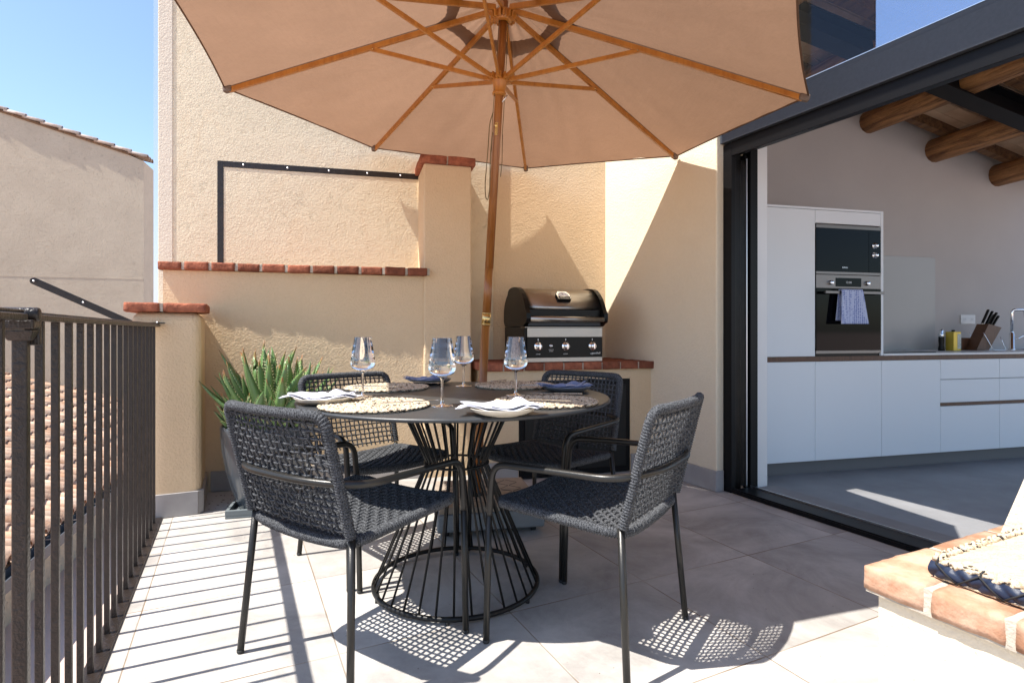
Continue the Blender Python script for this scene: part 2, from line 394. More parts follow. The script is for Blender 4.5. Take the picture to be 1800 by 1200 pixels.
M['floor'] = floor_mat()

def canopy_mat(name, c_t, c_d, f):
    m, nt, nn, ll, p = newmat(name); co = coords(nt)
    w1 = noisef(nt, co, 260, 2, .5); w2 = noisef(nt, co, 3, 6, .6)
    ct = mixc(nt, ramp(nt, w2, .3, .7), c_t, [x*.84 for x in c_t]); sl1 = noisef(nt, co, 150, 2, .5, 0, (.04, 1, 1)); sl2 = noisef(nt, co, 150, 2, .5, 0, (1, .04, 1)); sl_m = ramp(nt, math_(nt, 'ADD', math_(nt, 'MULTIPLY', sl1, .5), math_(nt, 'MULTIPLY', sl2, .5)), .42, .60)
    ct = mixc(nt, math_(nt, 'MULTIPLY', sl_m, .28), ct, [x*.62 for x in c_t])
    ct = mixc(nt, math_(nt, 'MULTIPLY', ramp(nt, w1, .3, .7), .25), ct, [x*.7 for x in c_t])
    pv = bumpn(nt, noisef(nt, co, 420, 2), .0006); pv = bumpn(nt, noisef(nt, co, 5, 5, .6, 1), .004, 1, pv)
    tr = nt.nodes.new('ShaderNodeBsdfTranslucent'); ll.new(ct, tr.inputs[0]); ll.new(pv, tr.inputs['Normal'])
    df = nt.nodes.new('ShaderNodeBsdfDiffuse'); df.inputs[0].default_value = rgb(c_d); ll.new(pv, df.inputs['Normal'])
    mx = nt.nodes.new('ShaderNodeMixShader'); mx.inputs[0].default_value = f; ll.new(df.outputs[0], mx.inputs[1]); ll.new(tr.outputs[0], mx.inputs[2])
    ll.new(mx.outputs[0], nn['Material Output'].inputs[0]); nn.remove(p); return m
M['canopy'] = canopy_mat('canopy_fabric', (.32, .188, .120), (.19, .128, .092), .44)
M['pocket'] = mat('canopy_pocket', (.16, .115, .09), .9, bump=[(300, .0005)])

def rope_mat(name, c1, c2):
    m, nt, nn, ll, p = newmat(name); co = coords(nt)
    n = noisef(nt, co, 330, 2, .6); c = mixc(nt, ramp(nt, n, .38, .62), c1, c2)
    ll.new(c, p.inputs['Base Color']); p.inputs['Roughness'].default_value = .8; p.inputs['Specular IOR Level'].default_value = .15
    ll.new(bumpn(nt, n, .0012), p.inputs['Normal']); return m
M['rope'] = rope_mat('charcoal_rope', (.012, .013, .015), (.115, .12, .13))
def straw_mat():
    m, nt, nn, ll, p = newmat('woven_straw'); co = coords(nt)
    n = noisef(nt, co, 130, 3, .6); c = mixc(nt, ramp(nt, n, .35, .6), (.36, .26, .16), (.66, .56, .42))
    n2 = noisef(nt, co, 75, 2, .5); c = mixc(nt, ramp(nt, n2, .57, .62), c, (.07, .05, .035))
    ll.new(c, p.inputs['Base Color']); p.inputs['Roughness'].default_value = .85; ll.new(bumpn(nt, n, .004), p.inputs['Normal']); return m
M['straw'] = straw_mat()
M['straw_pale'] = mat('pale_straw', (.72, .63, .47), .85, col2=(.60, .49, .33), vs=9, stretch=(1, 8, 1), bump=[(30, .003), (120, .002)], spec=.2)
def cloth_mat(name, base, stripe, pat):
    m, nt, nn, ll, p = newmat(name); uv = coords(nt, 'UV'); sp = nt.nodes.new('ShaderNodeSeparateXYZ'); ll.new(uv, sp.inputs[0])
    f = None
    for (a, b) in pat:
        k = math_(nt, 'MULTIPLY', math_(nt, 'GREATER_THAN', sp.outputs[0], a), math_(nt, 'LESS_THAN', sp.outputs[0], b)); f = k if f is None else math_(nt, 'MAXIMUM', f, k)
    c = mixc(nt, f, base, stripe); co = coords(nt); ll.new(c, p.inputs['Base Color']); p.inputs['Roughness'].default_value = .9
    p.inputs['Specular IOR Level'].default_value = .2; p.inputs['Sheen Weight'].default_value = .2
    ll.new(bumpn(nt, noisef(nt, co, 500, 2), .0008), p.inputs['Normal']); return m
M['napkin_sunlit'] = cloth_mat('sunlit_striped_linen', (.72, .72, .78), (.035, .04, .09), [(.02, .07), (.13, .15), (.86, .91)])  # sunlit copy of the napkin cloth, whitened as it looks in sun
M['napkin_shaded'] = cloth_mat('shaded_linen', (.17, .21, .36), (.55, .50, .46), [(.40, .46)])  # shaded copy of the same cloth, its shade put into the blue
def towel_mat():
    m, nt, nn, ll, p = newmat('blue_patterned_towel'); co = coords(nt); v = N(nt, 'ShaderNodeTexVoronoi'); v.inputs['Scale'].default_value = 62; v.inputs['Randomness'].default_value = .25; ll.new(co, v.inputs[0])
    c = mixc(nt, ramp(nt, v.outputs['Distance'], .3, .42), (.12, .17, .48), (.55, .60, .80)); ll.new(c, p.inputs['Base Color']); p.inputs['Roughness'].default_value = .95; return m
M['towel'] = towel_mat()

def glass_thin(name, tint, refl, k=.75):
    """thin pane: clear transmission with a mirror-like coating"""
    m, nt, nn, ll, p = newmat(name); nn.remove(p)
    tr = nt.nodes.new('ShaderNodeBsdfTransparent'); tr.inputs[0].default_value = rgb(tint)
    gl = nt.nodes.new('ShaderNodeBsdfGlossy'); gl.inputs['Roughness'].default_value = .01; gl.inputs[0].default_value = (.80, .88, 1, 1)
    lw = nt.nodes.new('ShaderNodeLayerWeight'); lw.inputs['Blend'].default_value = .5
    f = math_(nt, 'ADD', math_(nt, 'MULTIPLY', math_(nt, 'POWER', lw.outputs['Facing'], 4.0), k), .022+refl)
    f = math_(nt, 'MINIMUM', f, 1)
    mx = nt.nodes.new('ShaderNodeMixShader'); ll.new(f, mx.inputs[0]); ll.new(tr.outputs[0], mx.inputs[1]); ll.new(gl.outputs[0], mx.inputs[2])
    ll.new(mx.outputs[0], nn['Material Output'].inputs[0]); return m
M['pane_clear'] = glass_thin('clear_pane', (.95, .955, .95), -.005, .22)
M['pane_mirror'] = glass_thin('coated_pane', (.50, .60, .75), .36)
M['glass_solid'] = mat('solid_glass', (1, 1, 1), 0, trans=1); M['glass_solid'].node_tree.nodes['Principled BSDF'].inputs['IOR'].default_value = 1.5
def leaf_mat():
    m, nt, nn, ll, p = newmat('aloe_leaf'); co = coords(nt); at = nt.nodes.new('ShaderNodeAttribute'); at.attribute_name = 'along'
    g = nt.nodes.new('ShaderNodeNewGeometry').outputs['Random Per Island']
    c = mixc(nt, g, (.085, .18, .055), (.19, .30, .095)); c = mixc(nt, ramp(nt, noisef(nt, co, 12, 4), .4, .7), c, (.11, .20, .10))
    c = mixc(nt, math_(nt, 'MULTIPLY', ramp(nt, at.outputs['Fac'], .88, .97), ramp(nt, g, .35, .5)), c, (.30, .13, .05)); ll.new(c, p.inputs['Base Color'])
    p.inputs['Roughness'].default_value = .36; p.inputs['Specular IOR Level'].default_value = .5; p.inputs['Subsurface Weight'].default_value = .08; p.inputs['Subsurface Radius'].default_value = (.01, .02, .005)
    ll.new(bumpn(nt, noisef(nt, co, 40, 3), .0015), p.inputs['Normal']); return m
M['leaf'] = leaf_mat()
M['tooth'] = mat('aloe_tooth', (.62, .58, .34), .6)

# ================================================================ the setting
def plane(name, fr, x0, x1, y0, y1, z, m, kind='structure'):
    b = MB(); b.add([fr(x0,y0,z), fr(x1,y0,z), fr(x1,y1,z), fr(x0,y1,z)], [(0,1,2,3)]); return obj(name, b, m, kind=kind, recalc=False)
plane('street', W0, -60, 60, -60, 60, -2.4, M['street'])
plane('ground', W0, -900, 900, -900, 900, -2.45, M['street'])
# terrace slab: object frame turned with the tiles so that the joints follow it
def turned(o, deg):
    a = R(deg); Mi = Matrix.Rotation(-a, 4, 'Z'); off = Mi @ o.location
    for v in o.data.vertices: v.co = Mi @ v.co + off
    o.location = (0, 0, 0); o.rotation_euler = (0, 0, a); return o
b = MB(); b.box(FE, -.40, 2.80, -4, 5.2, -.28, 0); turned(obj('terrace_floor', b, M['floor'], kind='structure'), TH)
b = MB(); b.box(FE, 3.1795, 14, -6, 12, -.33, KZ); turned(obj('kitchen_floor', b, M['kitchen_floor'], kind='structure'), TH)

# ---- tall house wall behind the terrace
hw = thing('house_wall', 'tall weathered cream plaster wall rising behind the brick ledge and the pillar', 'wall', FB(-1.6, .2))
b = MB(); b.box(FB, -3.27, -.9505, -.010, .35, -.3, 7.5)
obj('wall', b, M['stucco_old'], hw)
b = MB(); b.box(FB, -3.31, -3.272, .03, .3, -2.4, 7.5)  # flat metallic strip along the left edge of the wall
obj('edge_strip', b, M['alu'], hw)
b = MB(); b.box(FB, -3.268, -3.18, -.015, .0, -.29, 7.49)
obj('corner_band', b, M['stucco_white'], hw, bevel=.004)
# new plaster over the lower right part of the wall, above the grill
b = MB(); b.box(FB, -.95, .42, .018, .35, -.28, 7.49)
obj('new_plaster', b, M['stucco'], hw)

# ---- low parapet wall with its brick ledge
pw = thing('parapet_wall', 'low cream stucco wall under the long brick ledge, behind the potted aloe', 'wall', FP(.5, .1))
b = MB(); b.box(FP, -.27, 1.345, 0, .34, -.28, 1.397)
obj('wall', b, M['stucco'], pw)
FL = Fr(*FP(-.30, -.028)[:2], 13.95)
b = MB(); rng = random.Random(3); x = 0
for i in range(11):
    w = .150+rng.uniform(-.006, .006); b.brick(FL, x+.008, x+w-.008, rng.uniform(-.004, .004), .31, 1.398+rng.uniform(-.002, .002), 1.448+rng.uniform(-.002, .002), rng=rng, nx=8)
    b.box(FL, x+w-.0085, x+w+.0085, .006, .30, 1.4, 1.444, 1); x += w
obj('brick_ledge', b, [M['brick'], M['mortar']], pw)
b = MB(); b.box(FP, .0, 1.34, -.012, .01, 0.002, .13); obj('skirting', b, M['skirting'], pw, bevel=.002)

# ---- short masonry post at the end of the railing
mp = thing('masonry_post', 'short cream stucco post with a brick cap where the iron railing ends', 'post', FE(-.33, 3.8))
b = MB(); b.box(FE, -.50, -.17, 3.615, 4.10, -.29, 1.12); obj('post_body', b, M['stucco'], mp, bevel=.045, seg=4)
b = MB(); rng = random.Random(5)
b.brick(FE, -.53, -.367, 3.585, 4.02, 1.121, 1.172, rng=rng, nx=8); b.brick(FE, -.353, -.14, 3.585, 4.02, 1.121, 1.172, rng=rng, nx=10, rad=.009)
b.box(FE, -.368, -.352, 3.592, 4.0, 1.124, 1.167, 1)
obj('brick_cap', b, [M['brick'], M['mortar']], mp)
b = MB()
b.hexa([FE(-.42,3.603,.002), FE(-.185,3.603,.002), FE(-.185,3.62,.002), FE(-.42,3.62,.002), FE(-.42,3.603,.13), FE(-.185,3.603,.13), FE(-.185,3.62,.13), FE(-.42,3.62,.13)])
b.hexa([FE(-.1835,3.603,.002), FE(-.158,3.63,.002), FE(-.158,4.06,.002), FE(-.1835,4.06,.002), FE(-.1835,3.603,.13), FE(-.158,3.63,.13), FE(-.158,4.06,.13), FE(-.1835,4.06,.13)])
obj('skirting', b, M['skirting'], mp, bevel=.002)

# ---- pillar with brick cap
pi = thing('masonry_pillar', 'tall square cream stucco pillar with a brick cap under the parasol', 'pillar', FPI(.17, .2))
b = MB(); b.box(FPI, 0, .335, 0, .42, -.28, 2.18); obj('pillar_body', b, M['stucco'], pi, bevel=.012, seg=3)
b = MB(); rng = random.Random(8)
b.brick(FPI, -.025, .158, -.022, .40, 2.181, 2.236, rng=rng, nx=8); b.brick(FPI, .168, .362, -.022, .40, 2.181, 2.236, rng=rng, nx=8)
b.box(FPI, .157, .169, -.014, .39, 2.184, 2.231, 1); obj('brick_cap', b, [M['brick'], M['mortar']], pi)
b = MB(); b.lathe([(.0, .036), (.02, .034), (.036, .024), (.042, .008), (.042, 0), (0, 0)], 24, FPI(.245, .12, 2.2365))
obj('dome_fitting', b, M['rubber'], tag=('small dark dome sitting on the brick cap of the pillar', 'fitting'))

# ---- L-shaped flat iron on the tall wall
b = MB(); b.box(FB, -2.905, -2.865, -.0125, -.0105, 1.44, 2.196); b.box(FB, -2.8645, -1.45, -.0125, -.0105, 2.154, 2.196)
ifr = thing('iron_angle_frame', 'flat dark iron strip forming a corner on the weathered wall above the ledge', 'frame', FB(-2.2, -.004, 1.44))
obj('flat_bar', b, M['iron'], ifr, bevel=.001)
for x in (-2.74, -2.45, -2.17, -1.90, -1.66):
    b = MB(); b.lathe([(0, .003), (.005, .002), (.007, 0)], 10, FB(x, -.0127, 2.176), M=Matrix.Rotation(R(90), 3, 'X')); obj('screw', b, M['alu'], ifr)

# ---- wall on the right, between the grill and the sliding door
rw = thing('side_wall', 'bright cream stucco wall between the grill corner and the black sliding door', 'wall', FE(2.95, 3.4))
b = MB(); b.box(FE, 2.745, 3.14, 2.668, 5.4, -.3, 4.0); obj('wall', b, M['stucco_side'], rw, bevel=.008)
b = MB(); b.box(FE, 2.727, 2.7455, 2.655, 3.70, .002, .132); b.box(FE, 2.7455, 2.795, 2.655, 2.6675, .002, .132); obj('skirting', b, M['skirting'], rw, bevel=.002)
b = MB(); b.box(FE, 3.04, 3.145, 2.62, 2.6675, 0, 3.3); obj('white_reveal', b, M['white_paint'], rw)
b = MB(); b.box(FE, 3.1405, 3.152, 2.63, 5.4, KZ-.1, 4.0); obj('inner_plaster', b, M['white_paint'], rw)

# ---- grill counter
gc = thing('grill_counter', 'cream masonry counter with a brick top carrying the gas grill', 'counter', FC(-.65, .3))
b = MB(); z1 = .744
b.box(FC, -1.255, -1.03, .03, .75, -.28, z1); b.box(FC, -.185, .0, .03, .75, -.28, z1); b.box(FC, -1.03, -.185, .03, .75, .675, z1-.0005); b.box(FC, -1.03, -.185, .25, .75, -.27, .674)
obj('counter_body', b, M['stucco'], gc)
b = MB(); rng = random.Random(12); x = -1.29
while x < -.02:
    w = min(.145, -x); b.brick(FC, x+.004, x+w-.004, rng.uniform(-.004, .004), .29, .745, .80+rng.uniform(-.002, .002), rng=rng)
    b.brick(FC, x+.004, x+w-.004, .298, .60, .745, .80+rng.uniform(-.002, .002), rng=rng); x += w
b.box(FC, -1.28, -.005, .006, .62, .747, .795, 1); obj('brick_top', b, [M['brick'], M['mortar']], gc)
for q in ((-1.26, -1.035, .018, .0295), (-.18, -.003, .018, .0295), (-1.267, -1.2605, .02, .40)):
    b = MB(); b.box(FC, *q, .002, .13); obj('skirting', b, M['skirting'], gc, bevel=.002)
b = MB(); b.box(FC, -1.027, -.188, .025, .06, .01, .672); b2 = MB()
cd = obj('cupboard_frame', b, M['frame_black'], gc, bevel=.003)
for x0 in (-.99, -.600):
    b = MB(); b.box(FC, x0, x0+.375, .012, .0245, .05, .635); d = obj('cupboard_door', b, M['black_metal'], gc, bevel=.003)
    b = MB(); hx = x0+.345 if x0 < -.8 else x0+.03; b.tube([FC(hx, .012, .30), FC(hx, -.012, .30), FC(hx, -.012, .42), FC(hx, .012, .42)], .004); obj('handle', b, M['black_metal'], d)

# ---- iron railing along the left edge
ra = thing('iron_railing', 'dark wrought iron railing of square upright bars along the open terrace edge', 'railing', FE(-.385, 2.0))
TX = -.385; TOP = 1.05
for s in [1.573+.121*i for i in range(-19, 18)]:
    if abs(s-1.452) < .06: continue
    b = MB(); h = .0077; b.box(FE, TX-h, TX+h, s-h, s+h, .010, TOP-.010)
    o = obj('baluster', b, M['iron'], ra, bevel=.0015)
b = MB(); b.box(FE, TX-.020, TX+.020, 1.484, 3.64, TOP-.0095, TOP+.004); b.box(FE, TX-.014, TX+.014, 1.484, 3.66, TOP+.0042, TOP+.009); obj('top_rail', b, M['iron'], ra, bevel=.003)
b = MB(); b.box(FE, TX-.020, TX+.020, -1.4, 1.420, TOP-.0095, TOP+.004); b.box(FE, TX-.014, TX+.014, -1.4, 1.42, TOP+.0042, TOP+.012); obj('top_rail', b, M['iron'], ra, bevel=.003)
b = MB(); b.box(FE, TX-.022, TX+.030, -1.4, 3.60, .001, .0098); obj('base_plate', b, M['iron'], ra, bevel=.001)
po = MB(); h = .0125; po.box(FE, TX-h, TX+h, 1.452-h, 1.452+h, .010, TOP-.03); post = obj('post', po, M['iron'], ra, bevel=.003)
b = MB(); h2 = .026
b.hexa([FE(TX-.018,1.434,TOP-.05), FE(TX+.018,1.434,TOP-.05), FE(TX+.018,1.47,TOP-.05), FE(TX-.018,1.47,TOP-.05)] + [FE(TX-h2,1.426,TOP-.028), FE(TX+h2,1.426,TOP-.028), FE(TX+h2,1.478,TOP-.028), FE(TX-h2,1.478,TOP-.028)])
b.box(FE, TX-h2, TX+h2, 1.426, 1.478, TOP-.0275, TOP-.008); b.tube([FE(TX-.03, 1.455, TOP+.003), FE(TX+.03, 1.455, TOP+.003)], .014, 14); b.box(FE, TX+.0, TX+.026, 1.468, 1.4835, TOP-.06, TOP+.012)
obj('cap', b, M['iron'], post, bevel=.004)
# flat iron arm bolted to the post
b = MB(); p = [FE(-.345, 3.585, 1.0605), FE(-.50, 3.585, 1.0605), FE(-.90, 3.585, 1.267)]
for a_, c_ in ((p[0], p[1]), (p[1], p[2])):
    d_ = (c_-a_).normalized(); up = Vector((0,0,1)); 
    b.bar(a_-d_*.004, c_+d_*.004, .034 if a_ is p[0] else .008, .006 if a_ is p[0] else .034)
b.tube([p[2]+FE.y*.0042, p[2]-FE.y*.0042], .017, 18)
arm = thing('iron_bracket', 'dark flat iron arm slanting up and left from the end of the railing', 'bracket', FE(-.42, 3.585, 1.056))
obj('flat_bar', b, M['iron'], arm, bevel=.0008)
for q in (p[2], p[1].lerp(p[2], .5)):
    b = MB(); b.tube([q-FE.y*.0075, q-FE.y*.004], .005, 10); obj('bolt', b, M['alu'], arm)
b = MB(); b.lathe([(.0, .006), (.006, .004), (.008, 0)], 10, FE(-.375, 3.58, 1.0638)); obj('bolt', b, M['alu'], arm)

# ---- sliding door frame, header and clerestory
dr = thing('sliding_door', 'wide black aluminium sliding door pushed open on the right of the terrace', 'door', FE(2.9, .5))
b = MB(); b.box(FE, 2.801, 2.835, 2.60, 2.6675, 0, 2.2); b.box(FE, 2.8355, 2.865, 2.648, 2.6675, 0, 2.2); b.box(FE, 2.975, 3.04, 2.605, 2.6675, 0, 2.2)
obj('jamb', b, M['frame_black'], dr, bevel=.002)
b = MB(); b.box(FE, 2.8655, 2.944, 2.655, 2.6675, .0, 2.204); obj('pane_edge', b, M['gloss_black'], dr)
b = MB(); b.box(FE, 2.9445, 2.951, 2.61, 2.66, .02, 2.12); obj('seal_strip', b, M['alu'], dr)
b = MB(); b.box(FE, 2.9515, 2.9745, 2.63, 2.6675, .02, 2.15); obj('stile', b, M['frame_black'], dr)
b = MB(); b.box(FE, 2.801, 2.965, -5, 2.5995, .001, .022); b.box(FE, 2.801, 2.83, -5, 2.5995, .0225, .032); obj('track', b, M['frame_black'], dr, bevel=.002)
b = MB(); b.box(FE, 2.9655, 2.974, -5, 2.5995, .001, .030); obj('rail', b, M['alu'], dr)
b = MB(); b.box(FE, 2.801, 2.835, -5, 2.599, 2.115, 2.205); b.box(FE, 2.8355, 2.96, -5, 2.599, 2.165, 2.2045); b.box(FE, 2.9605, 3.04, -5, 2.599, 2.19, 2.2); obj('head_track', b, M['frame_black'], dr, bevel=.002)
b = MB(); b.box(FE, 2.9745, 3.179, -6, 2.605, -.2, .006); obj('sill', b, M['sill'], dr)
hb = thing('header_beam', 'grey metal beam running over the open sliding door', 'beam', FE(2.9, .5, 2.2))
b = MB(); b.box(FE, 2.775, 3.06, -5, 2.672, 2.2055, 2.355); obj('fascia', b, M['frame_grey'], hb, bevel=.003)
b = MB(); b.box(FE, 2.79, 3.05, -5, 2.671, 2.3555, 2.385); obj('flashing', b, M['frame_grey'], hb, bevel=.002)
b = MB(); b.box(FE, 2.7885, 2.7955, -5, 2.67, 2.3855, 2.389); obj('drip_edge', b, M['alu'], hb)
cl = thing('clerestory_window', 'strip of glass above the grey door beam showing beams and reflected sky', 'window', FE(2.84, .5, 2.385))
b = MB(); b.box(FE, 2.83, 2.838, 1.73, 2.655, 2.386, 3.45); obj('pane', b, M['pane_clear'], cl)
b = MB(); b.box(FE, 2.83, 2.838, -5, 1.724, 2.386, 3.45); obj('pane', b, M['pane_mirror'], cl)
b = MB(); b.box(FE, 2.815, 2.86, -5, 2.66, 3.451, 3.53); obj('frame', b, M['frame_black'], cl)

# ---- kitchen behind the door
kw = thing('kitchen_wall', 'grey painted wall behind the white kitchen units, lit from the door and an unseen roof opening', 'wall', FK(2, -.75, KZ))
b = MB(); b.box(FK, -1.2, 9, -.85, -.687, KZ, 4.3); obj('wall', b, M['kitchen_wall'], kw)
b = MB(); b.box(FK, 1.05, 2.459, -.6865, -.681, .833, 1.746); obj('splash_panel', b, M['splash'], kw, bevel=.001)
ku = thing('kitchen_units', 'row of pale grey white base cabinets with a walnut grip strip and white worktop', 'cabinet', FK(2, -.3, KZ))
def door(name, x0, x1, z0, z1, m='cabinet', y1=.0, parent=None):
    b = MB(); b.box(FK, x0+.0018, x1-.0018, y1-.019, y1, z0+.0015, z1-.0015); return obj(name, b, M[m], parent or ku, bevel=.0015)
b = MB(); b.box(FK, -.6, 4.9, -.68, -.0195, -.009, .775); obj('carcass', b, M['kick'], ku)
b = MB(); b.box(FK, -.6, 4.9, -.64, -.05, KZ, -.0095); obj('plinth', b, M['kick'], ku)
b = MB(); b.box(FK, -.6, 4.9, -.68, -.004, .7765, .8145); obj('wood_strip', b, M['darkwood'], ku)
b = MB(); b.box(FK, 1.0785, 4.9, -.686, .006, .815, .832); obj('worktop', b, M['worktop'], ku, bevel=.002)
for x0, x1 in ((-.6,-.09), (-.09,.409), (.409,1.058), (1.058,1.673)): door('door', x0, x1, -.009, .776)
for x0, x1 in ((1.673,2.335), (2.335,3.0), (3.0,3.66), (3.66,4.3)):
    for z0, z1 in ((.607,.776), (.409,.6045), (-.009,.3805)): door('drawer', x0, x1, z0, z1)
b = MB(); b.box(FK, 1.673, 4.3, -.019, -.005, .381, .4085); obj('wood_strip', b, M['darkwood'], ku)
tu = thing('tall_cabinet', 'tall white cabinet column holding the two built-in ovens', 'cabinet', FK(.5, -.3, .815))
b = MB(); b.box(FK, 1.051, 1.077, -.686, .0, .8155, 1.995); b.box(FK, -.6, 1.05, -.686, .0, 1.978, 1.995); obj('side_panel', b, M['cabinet'], tu, bevel=.001)
b = MB(); b.box(FK, -.6, .41, -.686, -.0195, .8155, 1.977); b.box(FK, .4105, 1.0505, -.686, -.0195, 1.87, 1.9765); b.box(FK, .4105, 1.0505, -.686, -.45, .8155, 1.869); obj('carcass', b, M['kick'], tu)
door('door', -.6, -.09, .816, 1.976, parent=tu); door('door', -.09, .409, .816, 1.976, parent=tu); door('door', .409, 1.05, 1.872, 1.976, parent=tu)
def FKM(x, y, z): return frm(FK(x, y, z), FK.x, FK.y)
# microwave
mw = thing('microwave', 'black glass built-in microwave above the oven', 'microwave', FK(.73, 0, 1.5))
b = MB(); b.box(FK, .412, 1.049, -.44, -.012, 1.468, 1.866); obj('body', b, M['gloss_black'], mw)
b = MB(); b.box(FK, .414, .925, -.0115, .004, 1.49, 1.835); d = obj('door', b, M['black_glass'], mw, bevel=.001)
b = MB(); b.text('BOSCH', .016, FKM(.69, .0045, 1.52)); obj('lettering', b, M['alu'], d)
b = MB(); b.box(FK, .9275, 1.047, -.0115, .004, 1.49, 1.835); obj('control_panel', b, M['black_glass'], mw, bevel=.001)
for q in ((1.8355, 1.862), (1.470, 1.4895)):
    b = MB(); b.box(FK, .414, 1.047, -.0115, .005, *q); obj('trim', b, M['oven_steel'], mw)
for z in (1.711, 1.633):
    b = MB(); b.lathe([(0,.024), (.014,.024), (.016,.021), (.018,.002), (.024,.001), (.024,-.004)], 24, FK(.985, .005, z), M=FKM(0,0,0).to_3x3()); obj('knob', b, M['chrome'], mw)
ov = thing('oven', 'built-in steel and black glass oven with a bar handle', 'oven', FK(.73, 0, .838))
b = MB(); b.box(FK, .412, 1.049, -.44, -.012, .8155, 1.4675); obj('body', b, M['gloss_black'], ov)
b = MB(); b.box(FK, .414, 1.047, -.0115, .004, 1.358, 1.465); cp = obj('control_panel', b, M['oven_steel'], ov, bevel=.001)
b = MB(); b.box(FK, .60, .85, .0042, .0052, 1.372, 1.442); obj('display', b, M['black_glass'], cp)
b = MB(); b.text('12:00', .026, FKM(.725, .0056, 1.398)); obj('digits', b, M['socket'], cp)
for x in (.55, .905):
    b = MB(); b.lathe([(0,.022), (.014,.022), (.017,.019), (.018,0)], 24, FK(x, .004, 1.402), M=FKM(0,0,0).to_3x3()); obj('knob', b, M['chrome'], ov)
b = MB(); b.box(FK, .414, 1.047, -.0115, .006, .862, 1.355); d = obj('door', b, M['black_glass'], ov, bevel=.001)
b = MB(); b.bar(FK(.46, .048, 1.323), FK(1.03, .048, 1.323), .014, .022)
for x in (.49, 1.0): b.bar(FK(x, .005, 1.323), FK(x, .046, 1.323), .014, .014)
obj('handle', b, M['oven_steel'], d, bevel=.002)
b = MB(); b.box(FK, .414, 1.047, -.0115, .004, .838, .8605); obj('vent', b, M['oven_steel'], ov)
# towel over the handle
b = MB()
def tw(u, v):
    w = .60+.205*u+.02*(v-.5)*(u-.3); t = v
    if t < .44: z = 1.10+(1.335-1.10)*t/.44; y = .033-.003*math.sin(u*9)
    elif t < .56: a = (t-.44)/.12*math.pi; z = 1.335+.012*math.sin(a); y = .048-.016*math.cos(a)
    else: q = (t-.56)/.44; z = 1.335-.262*q; y = .064+.012*q*math.sin(u*7+1)+.006*q; w += (u-.4)*.05*q
    return FK(w-(.03*(1-t/.44) if t < .44 else 0), y, z)
b.grid(tw, 16, 30); o = obj('tea_towel', b, M['towel'], recalc=False, tag=('blue patterned tea towel hanging over the oven handle', 'towel'))
sm = o.modifiers.new('thick', 'SOLIDIFY'); sm.thickness = .003
# hob, socket, faucet, things on the worktop
b = MB(); b.box(FK, 1.09, 1.75, -.60, -.10, .8325, .838); obj('hob', b, M['black_glass'], tag=('flat black glass hob set on the white worktop', 'hob'), bevel=.001)
so = thing('wall_socket', 'white double power socket on the grey kitchen wall', 'socket', FK(2.88, -.684, 1.09))
b = MB(); b.box(FK, 2.785, 2.975, -.6868, -.676, 1.088, 1.18); obj('plate', b, M['socket'], so, bevel=.003)
for x in (2.833, 2.927):
    b = MB(); b.lathe([(.026,.0005), (.026,.001), (.024,.001), (.022,-.004), (0,-.004)], 24, FK(x, -.6755, 1.134), M=FKM(0,0,0).to_3x3()); b.disc(FK(x, -.6754, 1.134), .024, 20, 1, FK.y)
    for dx in (-.009, .009): b.disc(FK(x+dx, -.675, 1.134), .003, 8, 2, FK.y)
    obj('outlet', b, [M['socket'], M['white_paint'], M['dark_hole']], so, recalc=False)
fa = thing('kitchen_tap', 'slim chrome kitchen tap with a square bent spout', 'tap', FK(3.12, -.44, .832))
b = MB(); b.lathe([(.027,0), (.027,.008), (.022,.012), (.021,.16), (.014,.165), (.0135,.18)], 24, FK(3.12, -.44, .8325)); obj('body', b, M['chrome'], fa)
b = MB(); b.tube(fillet([FK(3.12,-.44,1.0), FK(3.12,-.44,1.225), FK(3.23,-.40,1.225), FK(3.235,-.398,1.15)], .03), .012, 14); obj('spout', b, M['chrome'], fa)
b = MB(); b.tube([FK(3.14,-.435,.94), FK(3.19,-.425,.945), FK(3.26,-.41,.985)], [.009,.007,.005], 10); obj('lever', b, M['chrome'], fa)
b = MB(); b.box(FK, 3.2, 3.75, -.52, -.12, .8325, .8335); obj('sink', b, M['frame_black'], tag=('dark kitchen sink let into the worktop behind the tap', 'sink'))
pm = thing('pepper_mill', 'dark pepper mill standing beside the gold tin', 'mill', FK(2.235, -.44, .8325))
b = MB(); b.lathe([(0,0), (.026,0), (.027,.01), (.024,.03), (.020,.05), (.024,.09), (.022,.13)], 20, FK(2.235, -.44, .8325)); obj('body', b, M['gloss_black'], pm)
b = MB(); b.lathe([(.022,.1302), (.024,.14), (.024,.155), (.016,.17), (.019,.185), (.010,.20), (0,.203)], 20, FK(2.235, -.44, .8325)); obj('crown', b, M['chrome'], pm)
ot = thing('oil_tin', 'square gold oil tin with a printed side', 'tin', FK(2.31, -.39, .8325))
b = MB(); b.box(FK, 2.27, 2.36, -.43, -.35, .8325, 1.01); obj('can', b, M['tin'], ot, bevel=.004)
b = MB(); b.box(FK, 2.315, 2.358, -.3495, -.349, .85, .99); obj('label', b, M['green_print'], ot)
b = MB(); b.lathe([(.014,0), (.014,.016), (0,.016)], 16, FK(2.315, -.39, 1.0105)); obj('cap', b, M['gloss_black'], ot)
b = MB(); b.box(FK, 2.48, 2.63, -.58, -.46, .8325, .95); obj('wooden_box', b, M['darkwood'], bevel=.004, tag=('small walnut box on the worktop between the tin and the knife block', 'box'))
kb = thing('knife_block', 'leaning walnut knife block with black handled knives', 'knife block', FK(2.68, -.40, .8325))
b = MB(); b.prism([FK(2.545,-.46,.835), FK(2.70,-.46,.835), FK(2.86,-.46,1.05), FK(2.70,-.46,1.085)], FK.y*.11); obj('block', b, M['darkwood'], kb, bevel=.004)
